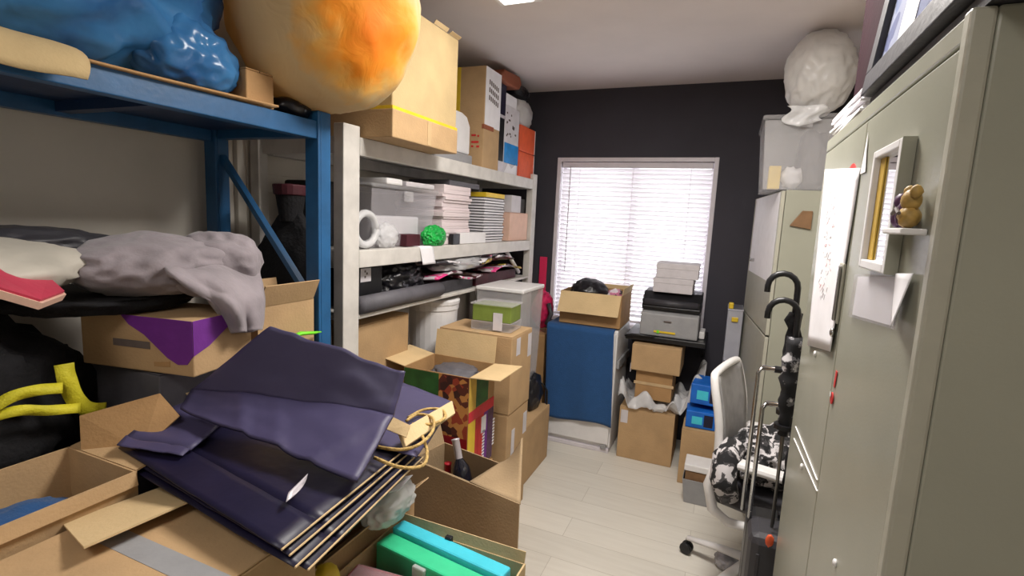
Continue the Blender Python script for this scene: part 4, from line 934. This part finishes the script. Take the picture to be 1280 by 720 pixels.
# top of the blue rack
def cs(u, v): return (-1.72 + .40 * u, .52 + .70 * v, ZT + .006 + .006 * math.sin(u * 4 + v * 3) * u)
MB().grid(cs, 8, 12).build('cardboard_sheet', M_card3, solid=.006, off=0, smooth=True, label='flat brown cardboard sheet under the blue bag', cat='sheet')
bb_ = MB().blob((-1.55, .62, 2.17), (.27, .50, .30), 101, .24, 1.8, .7, zmin=ZT + .017, sub=5, zmax=2.56, octv=3)
bo = bb_.build('blue_sack', M_bluebag, smooth=True, label='big crumpled blue plastic sack on the blue rack', cat='sack')
bt_ = MB().blob((-1.42, .99, 1.99), (.09, .14, .10), 103, .28, 1.4, .45, zmin=ZT + .017, sub=5, octv=2); bt_.build('sack_corner', M_bluebag, bo, smooth=True)
OC = Vector((-1.33, 1.425, 2.245)); OR = (.315, .285, .32)
og_ = MB().blob(OC, OR, 107, .085, 1.5, .35, zmin=1.933, sub=5, zmax=2.565, octv=2)
rr_ = ray(472, 42); t0 = (OC - O).dot(rr_) / rr_.length_squared; hp_ = O + rr_ * t0
dd = hp_ - OC; kk = math.sqrt(max(.02, 1 - (dd.length / .31) ** 2)); spot = hp_ - rr_.normalized() * .31 * kk
xs = [p.x for p in og_.v]; ys_ = [p.y for p in og_.v]; zs = [p.z for p in og_.v]
ORANGE_SPOT = tuple(spot - Vector(((min(xs) + max(xs)) / 2, (min(ys_) + max(ys_)) / 2, min(zs))))
M_obag = special('cream_orange_poly', orangebag, .7)
og_.build('cream_sack', M_obag, smooth=True, label='huge cream plastic sack with an orange patch across both racks', cat='sack')
carton('little brown carton tucked under the cream sack', -1.50, -1.35, 1.13, 1.23, ZT + .001, 2.0, m=M_card3, tape=False)
MB().blob((-1.40, 1.335, ZT + .03), (.06, .075, .035), 109, .2, 2, zmin=ZT + .001, sub=3).build('black_pouch', M_blackbag, smooth=True, label='black pouch squeezed under the cream sack on blue rack', cat='pouch')
def fl_(u, v):
    y = .40 + .275 * u; a = v * 1.5
    return (-1.335 + .065 * math.sin(a) * (1 if v < .8 else 1) - .1 * (1 - v) ** 2, y + .02 * math.sin(v * 3), 1.955 - .115 * v ** 1.6 + .004 * math.sin(u * 8) - .03 * u * (1 - v))
MB().grid(fl_, 10, 10).build('cardboard_wrap', M_boxpale, smooth=True, solid=.004, label='pale cardboard flap folded over the blue beam at left edge', cat='cardboard')
# middle deck: support carton, black bags, folded clothes
ZD = .6805
carton('grey carton beneath the violet cornered carton', -1.66, -1.345, .84, 1.09, ZD, 1.148, m=M_greyroll, tape=False)
pk = thing('cardboard_box', 'brown carton with violet printed corner under the grey jacket', 'box', (-1.4, .9, 1.15))
n0 = PZ(240, 402, 1.30); dirw = Vector((-.355, -.065, 0)).normalized(); dird = Vector((dirw.y, -dirw.x, 0)); 
if dird.y < 0: dird = -dird
WX, DY, T0, T1 = .36, .21, 1.152, 1.30
c = [n0, n0 + dirw * WX, n0 + dirw * WX + dird * DY, n0 + dird * DY]
def zz(p, z): return Vector((p.x, p.y, z))
MB().add([zz(p, T0) for p in c] + [zz(p, T1) for p in c], [(0, 1, 2, 3), (4, 5, 6, 7), (0, 1, 5, 4), (1, 2, 6, 5), (2, 3, 7, 6), (3, 0, 4, 7)]).build('body', M_card, pk, bevel=.004)
on = -dird * .0012
def face(u, z): return zz(n0 + dirw * u * WX + on, T0 + (T1 - T0) * z)
MB().slab([face(.0, 1), face(.0, .38), face(.05, .22), (face(.13, .2)), face(.22, .30), face(.42, .68), face(.55, .83), face(.62, 1)], .001).build('violet_corner', M_purp, pk)
on2 = -dirw * .0012
def face2(u, z): return zz(n0 + dird * u * DY + on2, T0 + (T1 - T0) * z)
MB().slab([face2(0, 1), face2(0, .38), face2(.25, .5), face2(.85, 1)], .001).build('violet_corner', M_purp, pk)
MB().slab([face(.37, .55), face(.37, .42), face(.70, .42), face(.70, .55)], .001).build('print_bar', M_ink, pk)
MB().slab([face(.2, .24), face(.2, .14), face(.34, .12), face(.34, .2)], .001).build('faint_print', M_card3, pk)
# black heap
MB().blob((-1.67, .44, 1.02), (.2, .38, .32), 111, .18, 2.2, .3, zmin=ZD + .001, sub=5).build('black_bag', M_black, smooth=True, label='black bag heap at the left edge on the blue rack', cat='bag')
MB().blob((-1.60, .86, 1.335), (.2, .22, .06), 113, .2, 2.5, .3, sub=4, zmax=1.342, zmin=1.302).build('black_coat', M_black, smooth=True, label='black coat lying between pink folder and violet cornered carton', cat='coat')
MB().blob((-1.62, .60, 1.425), (.21, .22, .07), 115, .12, 2, .2, sub=4, zmin=1.344).build('white_sack', M_offw, smooth=True, label='off white stuffed sack lying beside the pink folder', cat='sack')
MB().blob((-1.70, .72, 1.478), (.13, .20, .04), 117, .2, 3, .3, sub=4).build('dark_scarf', M_char, smooth=True, label='dark grey scarf rumpled on the off white sack', cat='scarf')
pq = [PX(-30, 330, -1.42), PX(45, 345, -1.42), PX(82, 372, -1.34), PX(-30, 372, -1.30)]
pf_ = thing('pink_folder', 'pink folder with pale edge on the black heap at left', 'folder', pq[2])
MB().slab([pq[0], PX(60, 347, -1.44), PX(80, 365, -1.36), PX(50, 376, -1.31), PX(-30, 352, -1.31)], .006).build('cover', M_pink, pf_)
MB().slab([p - Vector((0, 0, .012)) for p in [pq[0], PX(60, 347, -1.44), PX(80, 365, -1.36), PX(50, 376, -1.31), PX(-30, 352, -1.31)]], .016).build('pages', M_pinkish, pf_)
# grey jacket
gj = thing('grey_jacket', 'crumpled grey jacket with a sleeve over the violet cornered carton', 'jacket', (-1.45, 1.0, 1.3))
MB().blob((-1.52, .95, 1.415), (.19, .20, .09), 121, .22, 1.5, .5, sub=5, zmin=1.345, octv=2).build('jacket_body', M_jacket, gj, smooth=True)
MB().blob((-1.45, 1.10, 1.42), (.13, .11, .095), 127, .2, 1.4, .35, sub=5, octv=2).build('hood', M_jacket, gj, smooth=True)
def soft(pts, rs, flat, seed):
    P = [Vector(p) for p in pts]; out = []; rr = []
    for i in range(len(P) - 1):
        for k in range(5):
            p0, p1, p2, p3 = P[max(i - 1, 0)], P[i], P[i + 1], P[min(i + 2, len(P) - 1)]; t = k / 5
            out.append(.5 * ((2 * p1) + (p2 - p0) * t + (2 * p0 - 5 * p1 + 4 * p2 - p3) * t * t + (3 * p1 - p0 - 3 * p2 + p3) * t ** 3)); rr.append(rs[i] * (1 - t) + rs[i + 1] * t)
    out.append(P[-1]); rr.append(rs[-1]); mb = MB().tube(out, rr, 22, flat)
    o3 = Vector((seed, seed * 2, 0))
    for v in mb.v: v += Vector((noise.noise(v * 18 + o3), noise.noise(v * 18 + o3 * 2), noise.noise(v * 18 + o3 * 3))) * .016
    return mb
J = [PX(205, 338, -1.36), PX(262, 330, -1.38), PX(322, 338, -1.36), PX(214, 346, -1.30), PX(272, 352, -1.27), PX(326, 356, -1.30), PX(262, 378, -1.26), PX(296, 382, -1.225), PX(328, 384, -1.26), PX(290, 414, -1.255), PX(307, 415, -1.22), PX(326, 411, -1.25)]
def jd(u, v):
    rows = [[J[3 * k], J[3 * k + 1], J[3 * k + 2]] for k in range(4)]
    def quad(a, t): return a[0] * ((1 - t) * (1 - 2 * t)) + a[1] * (4 * t * (1 - t)) + a[2] * (t * (2 * t - 1))
    p = [quad(a, u) for a in rows]; k = min(2, int(v * 3)); t = v * 3 - k
    a, b, c, d = p[max(0, k - 1)], p[k], p[k + 1], p[min(3, k + 2)]
    q = .5 * ((2 * b) + (c - a) * t + (2 * a - 5 * b + 4 * c - d) * t * t + (3 * b - a - 3 * c + d) * t ** 3)
    w = .010 * math.sin(u * 13 + v * 4) * (.4 + v) + .014 * noise.noise(Vector((u * 4, v * 4, 3)))
    return q + Vector((1, -.6, .3)) * w
MB().grid(jd, 28, 28).build('sleeve', M_jacket, gj, smooth=True, solid=.016, off=0)
soft([(-1.60, .80, 1.44), (-1.48, .86, 1.43), (-1.38, .95, 1.385), (-1.30, 1.0, 1.34)], [.04, .06, .06, .03], .6, 8).build('front_panel', M_jacket, gj, smooth=True, sub=1)
# yellow strap
ysn = thing('yellow_strap', 'bright yellow webbing straps over the black bag at left', 'strap', (-1.27, .6, 1.1))
def ribbon(pts, w):
    P = [Vector(p) for p in pts]; out = []
    for i in range(len(P) - 1):
        p0, p1, p2, p3 = P[max(i - 1, 0)], P[i], P[i + 1], P[min(i + 2, len(P) - 1)]
        for k in range(6):
            t = k / 6; out.append(.5 * ((2 * p1) + (p2 - p0) * t + (2 * p0 - 5 * p1 + 4 * p2 - p3) * t * t + (3 * p1 - p0 - 3 * p2 + p3) * t ** 3))
    out.append(P[-1]); n = len(out); view = Vector((.8, -.35, .3)).normalized(); mb = MB(); L_ = []; R_2 = []
    for i, p in enumerate(out):
        t = (out[min(i + 1, n - 1)] - out[max(i - 1, 0)]).normalized(); sd = t.cross(view).normalized(); sd = (sd + view * .35 * math.sin(i * .5)).normalized()
        L_.append(p + sd * w); R_2.append(p - sd * w)
    mb.v = L_ + R_2; mb.f = [(i, i + 1, n + i + 1, n + i) for i in range(n - 1)]
    return mb
ribbon([PX(80, 455, -1.455), PX(84, 475, -1.445), PX(95, 500, -1.440), PX(112, 512, -1.450), PX(132, 512, -1.465)], .019).build('strap', M_yellow, ysn, smooth=True, solid=.004, off=0)
ribbon([PX(-12, 512, -1.465), PX(15, 496, -1.450), PX(45, 488, -1.440), PX(78, 485, -1.435)], .013).build('strap', M_yellow, ysn, smooth=True, solid=.004, off=0)
ribbon([PX(-12, 522, -1.465), PX(25, 513, -1.440), PX(60, 513, -1.435), PX(100, 510, -1.435)], .012).build('strap', M_yellow, ysn, smooth=True, solid=.004, off=0)
# dark things by the rack end
MB().blob((-1.60, 1.528, .80), (.20, .062, .78), 131, .06, 2.2, .2, sub=5, zmin=.002, box=.35).build('black_garment_bag', M_black, smooth=True, label='tall black garment bag wedged between blue and white racks', cat='bag')
wv = thing('wine_red_box', 'dark box with wine red lid on the black garment bag', 'box', (-1.60, 1.53, 1.56))
MB().lathe([(.0, 0), (.04, 0), (.055, .10), (0, .10)], (-1.60, 1.53, 1.545), 20).build('cup', M_black, wv)
MB().lathe([(.0, 0), (.062, 0), (.066, .04), (0, .045)], (-1.60, 1.53, 1.6455), 20).build('red_lid', M_wine, wv, bevel=.004)
carton('brown carton under the small opened carton by blue post', -1.84, -1.36, 1.105, 1.385, ZD, 1.10, m=M_card3)
carton('small opened carton beside the blue front post', -1.50, -1.335, 1.14, 1.375, 1.1015, 1.285, m=M_card, open_=True, flaps={'e': (66, .075), 'w': (80, .06)}, inner=M_card)
MB().blob((-1.335, 1.315, 1.205), (.025, .045, .012), 133, .3, 3, sub=3) if False else None
ng = MB().tube([(-1.325, 1.24, 1.165), (-1.30, 1.28, 1.18), (-1.30, 1.33, 1.172), (-1.31, 1.38, 1.165)], [.008, .014, .012, .006], 8, .5)
ng.build('neon_cord', M_neon, smooth=True, label='neon green cord end beside the foot of the blue post', cat='cord')
# box A with blue odds and ends
ca = carton('open carton with blue odds at the lower left corner', -1.425, -1.168, .22, .672, ZD + .001, 1.0, m=M_card, open_=True, flaps={'e': (-75, .03), 'n': (10, .05)})
B(-1.415, -1.178, .23, .66, .688, .87).build('packing_carton', M_card3, bevel=.004, label='brown inner carton under the blue bundle in lower left carton', cat='carton')
MB().blob((-1.33, .50, .905), (.075, .12, .035), 141, .3, 2, .4, sub=4, zmin=.8705).build('blue_cloth_bundle', M_cloth, smooth=True, label='blue cloth bundle inside the lower left carton', cat='bundle')
MB().tube([(-1.28, .42, .93), (-1.25, .50, .945), (-1.235, .57, .95), (-1.25, .61, .945)], [.006, .012, .012, .006], 10, .4).build('white_strip', M_paper, smooth=True, label='white curved strip on the blue bundle in lower left carton', cat='strip')
# brown flap sheet
MB().slab([PX(100, 520, -1.42), PX(200, 492, -1.30), PX(225, 520, -1.24), PX(178, 562, -1.26), PX(102, 562, -1.38)], .005).build('cardboard_sheet', M_card3, label='loose brown cardboard panel behind the purple bags', cat='cardboard')

# ================================================================== FOREGROUND CARTONS AND BAGS
cbx = carton('brown carton with clear tape under the navy bags at lower left', -1.155, -.75, .34, .775, 0, .945, m=M_card, seam='x', tapem=M_grey)
MB().slab([PZ(78, 655, .948), PZ(200, 610, .948), PZ(235, 628, .975), PZ(105, 685, .98)], .004).build('flap', M_card2, cbx)
cB2 = carton('open brown carton holding silver film beneath navy bags', -1.235, -.868, .815, 1.33, 0, .72, m=M_card, open_=True, flaps={'e': (40, .07)})
MB().blob((-1.03, 1.08, .80), (.165, .22, .105), 151, .2, 2.4, .5, sub=5, zmin=.5).build('silver_film', M_silverbag, smooth=True, label='crumpled silver film spilling from the carton under the bags', cat='film')
sfm = MB().blob(PY(487, 628, 1.13), (.05, .09, .05), 153, .4, 1.1, .6, sub=5, octv=2); sfm.build('clear_wrapper', M_whitebag, smooth=True, label='crumpled clear wrapper sticking out right of navy bags', cat='wrapper')
MB().slab([PY(476, 600, 1.08), PY(516, 594, 1.14), PY(500, 612, 1.09), PY(478, 618, 1.05)], .003).build('white_card', M_paper, label='white paper corner beside the clear wrapper', cat='paper')
carton('brown carton standing under the beige carton at bottom edge', -.85, -.43, .80, 1.21, 0, .458, m=M_card3)
cB3 = carton('open beige carton at bottom edge holding teal case', -.845, -.425, .80, 1.20, .459, .675, m=M_card2, open_=True, flaps={'n': (75, .03)})
td = thing('document_case', 'teal and cyan plastic document case in the bottom carton', 'case', (-.62, 1.1, .53))
B(-.815, -.445, 1.04, 1.10, .466, .695, rot=RZ(-.13), piv=(-.60, 1.09, .6)).build('teal_body', M_teal, td, bevel=.006)
B(-.815, -.445, 1.103, 1.15, .466, .708, rot=RZ(-.13), piv=(-.60, 1.09, .6)).build('cyan_body', M_cyan, td, bevel=.006)
B(-.675, -.635, 1.028, 1.042, .64, .69, rot=RZ(-.13), piv=(-.60, 1.09, .6)).build('clasp', M_clearbag, td, bevel=.004)
B(-.65, -.63, 1.15, 1.165, .68, .715).build('dark_latch', M_blackp, td, bevel=.002)
rd = thing('red_tray', 'dark red edged tray with clear lid at the bottom edge', 'tray', (-.74, .95, .5))
B(-.82, -.645, .835, 1.015, .466, .672, rot=RZ(.1)).build('tray', M_reddk, rd, bevel=.006)
B(-.81, -.655, .845, 1.005, .6725, .68, rot=RZ(.1)).build('lid', M_clear, rd, bevel=.003)
MB().blob(PZ(405, 722, .74), (.035, .035, .03), 155, .15, 2, sub=3).build('yellow_ball', M_yel, smooth=True, label='yellow round item at the bottom edge beside the tray', cat='toy') 

def paperbag(label, c4, t, m, n=14, wob=.006, fold=None, group=None, seed=0, base=.22):
    r = thing('paper_bag', label, 'paper bag', sum((Vector(p) for p in c4), Vector()) / 4, 0, group); c4 = [Vector(p) for p in c4]
    nrm = (c4[1] - c4[0]).cross(c4[3] - c4[0]).normalized()
    if nrm.z < 0: nrm = -nrm
    def g(u, v):
        q = c4[0].lerp(c4[1], u).lerp(c4[3].lerp(c4[2], u), v)
        w = wob * noise.noise(Vector((u * 3 + seed, v * 3, seed))) + wob * .6 * noise.noise(Vector((u * 8 + seed, v * 7, seed)))
        if fold: w += fold(u, v)
        return q + nrm * w
    MB().grid(lambda u, v: g(u, v * (1 - base)), n, n).build('body', m, r, smooth=True, solid=t, off=0)
    MB().grid(lambda u, v: g(u, 1 - base + .004 + v * (base - .004)) + nrm * (t * .5 + .001), n, 6).build('base_panel', m, r, smooth=True, solid=.0025, off=0)
    return r, g, nrm
# flat stack of navy bags
L0, L1, L2 = PZ(148, 562, 1.012), PZ(352, 690, .998), PZ(516, 556, .985)
L3 = L0 + (L2 - L1)
names = ['glossy navy paper bag lying open uppermost of the flat stack', 'navy paper bag second in the flat stack of bags', 'navy paper bag third in the flat stack of bags', 'navy paper bag lowest in the flat stack of bags']
for k in range(4):
    dz = Vector((.010 * k - .004 * (k % 2), .004 * k - .012 * (k == 2), -.014 * k)); ro = RZ(.012 * k)
    cc = (L0 + L2) / 2; q = [ro @ (p - cc) + cc + dz for p in (L3, L2, L1, L0)]
    rr2, g, nn = paperbag(names[k], q, .006, M_navy, wob=.004, group='navy bags in the flat stack', seed=k * 3.1, base=.2)
    e0, e1 = g(1, 0), g(1, 1); MB().tube([e0.lerp(e1, j / 10) + nn * .0045 for j in range(11)], .0022, 6).build('card_edge', M_card2, rr2)
    if k == 0:
        pa = PZ(362, 618, 1.022); pb = PZ(384, 596, 1.022)
        MB().grid(lambda u, v: pa.lerp(pb, u) + Vector((.02 * v, -.028 * v + .012 * math.sin(u * 3), .006 + .004 * math.sin(v * 4 + u * 3))), 6, 6).build('silver_patch', M_foil, rr2, smooth=True, solid=.001)  # small silver patch on the face of the uppermost bag
# bag at left standing on edge, navy inside
paperbag('purple paper bag standing at the left behind the top bag', [PZ(278, 450, 1.085), PZ(340, 475, 1.06), PZ(228, 572, 1.020), PZ(146, 558, 1.028)], .006, M_purple, seed=9, wob=.006, base=.07)
# the top bag: steep upper panel, flatter folded lower panel
BL, BR, TR, TL = PZ(225, 510, 1.08), PZ(446, 602, 1.03), PZ(506, 464, 1.205), PZ(338, 408, 1.29)
CL, CR = PZ(240, 488, 1.105), PZ(492, 520, 1.105)
rr3 = thing('paper_bag', 'large purple paper bag tilted on top of the navy bags', 'paper bag', (BL + TR) / 2)
def crs(u, v):
    mid = CL.lerp(CR, u); mid.z += .012 * math.sin(u * PI)
    q = TL.lerp(TR, u).lerp(mid, v / .5) if v < .5 else mid.lerp(BL.lerp(BR, u), (v - .5) / .5)
    w = .010 * noise.noise(Vector((u * 3 + 4, v * 3, 1))) + .005 * noise.noise(Vector((u * 8, v * 7, 4)))
    for (cu, sl2, a) in ((.33, .25, .010), (.52, .3, .007), (.88, -.5, .009)):
        t = (u - cu) - sl2 * (v - .75); w += a * math.exp(-(t / .022) ** 2) * max(0, min(1, (v - .45) * 4))
    return q + Vector((0, -.2, 1)) * w
MB().grid(lambda u, v: crs(u, v * .5), 30, 18).build('body', M_purple, rr3, smooth=True, solid=.008, off=0)
MB().grid(lambda u, v: crs(u, .5 + v * .5), 30, 18).build('base_panel', M_purple, rr3, smooth=True, solid=.008, off=0)
MB().slab([PZ(232, 492, 1.075), PZ(280, 447, 1.12), PZ(285, 452, 1.115), PZ(238, 498, 1.065)], .004).build('tan_lining', M_card2, rr3)
# bag behind on the right, with tan lining and rope handles
rr4, g4, n4 = paperbag('purple paper bag behind the top bag with rope handles', [PZ(440, 455, 1.065), PZ(566, 505, 1.00), PZ(520, 575, .985), PZ(400, 540, 1.01)], .014, M_purple, seed=14, wob=.006)
MB().slab([PZ(488, 520, 1.07), PZ(513, 532, 1.065), PZ(508, 547, 1.045), PZ(484, 537, 1.05)], .003).build('tan_lining', M_card2, rr4)
MB().slab([PZ(498, 540, 1.045), PZ(564, 502, 1.03), PZ(568, 518, 1.01), PZ(506, 560, 1.02)], .012).build('folded_card', M_card2, rr4, bevel=.002)  # loose folded tan cardboard strip, attached here to the bag
def handle(pts, parent):
    P = [Vector(p) for p in pts]; out = []
    for i in range(len(P) - 1):
        p0, p1, p2, p3 = P[max(i - 1, 0)], P[i], P[i + 1], P[min(i + 2, len(P) - 1)]
        for j in range(5):
            t = j / 5; out.append(.5 * ((2 * p1) + (p2 - p0) * t + (2 * p0 - 5 * p1 + 4 * p2 - p3) * t * t + (3 * p1 - p0 - 3 * p2 + p3) * t ** 3))
    out.append(P[-1]); MB().tube(out, .0042, 8).build('rope_handle', M_rope, parent, smooth=True)
handle([PZ(470, 558, 1.03), PZ(500, 562, 1.04), PZ(525, 555, 1.045), PZ(541, 538, 1.045), PZ(540, 522, 1.04), PZ(522, 518, 1.04), PZ(508, 526, 1.04)], rr4)
handle([PZ(468, 572, 1.02), PZ(500, 584, 1.02), PZ(528, 582, 1.01), PZ(534, 565, 1.02), PZ(528, 545, 1.03)], rr4)
handle([PZ(510, 522, 1.03), PZ(530, 512, 1.03), PZ(552, 512, 1.03), PZ(556, 522, 1.03), PZ(540, 530, 1.03), PZ(515, 530, 1.03)], rr4)

# ================================================================== CAMERA, LIGHT, VIEW
cam = bpy.data.cameras.new('camera'); co = bpy.data.objects.new('camera', cam); C.objects.link(co)
cam.sensor_width = 36; cam.lens = 36 * F / 1280; cam.clip_start = .02
R_ = Matrix(((Lv.x, -Lv.y, -Lv.z), (Dv.x, -Dv.y, -Dv.z), (-Nv.x, Nv.y, Nv.z)))
co.matrix_world = Matrix.Translation(O) @ R_.to_4x4()
bpy.context.scene.camera = co
w = bpy.data.worlds.new('sky'); bpy.context.scene.world = w; w.use_nodes = True
bg = w.node_tree.nodes['Background']; bg.inputs['Color'].default_value = (.95, .97, 1, 1); bg.inputs['Strength'].default_value = 3.4
vs_ = bpy.context.scene.view_settings
bpy.context.scene.display_settings.display_device = 'sRGB'
vs_.view_transform = 'Standard'; vs_.look = 'None'; vs_.gamma = 1; vs_.use_curve_mapping = False; vs_.exposure = .3
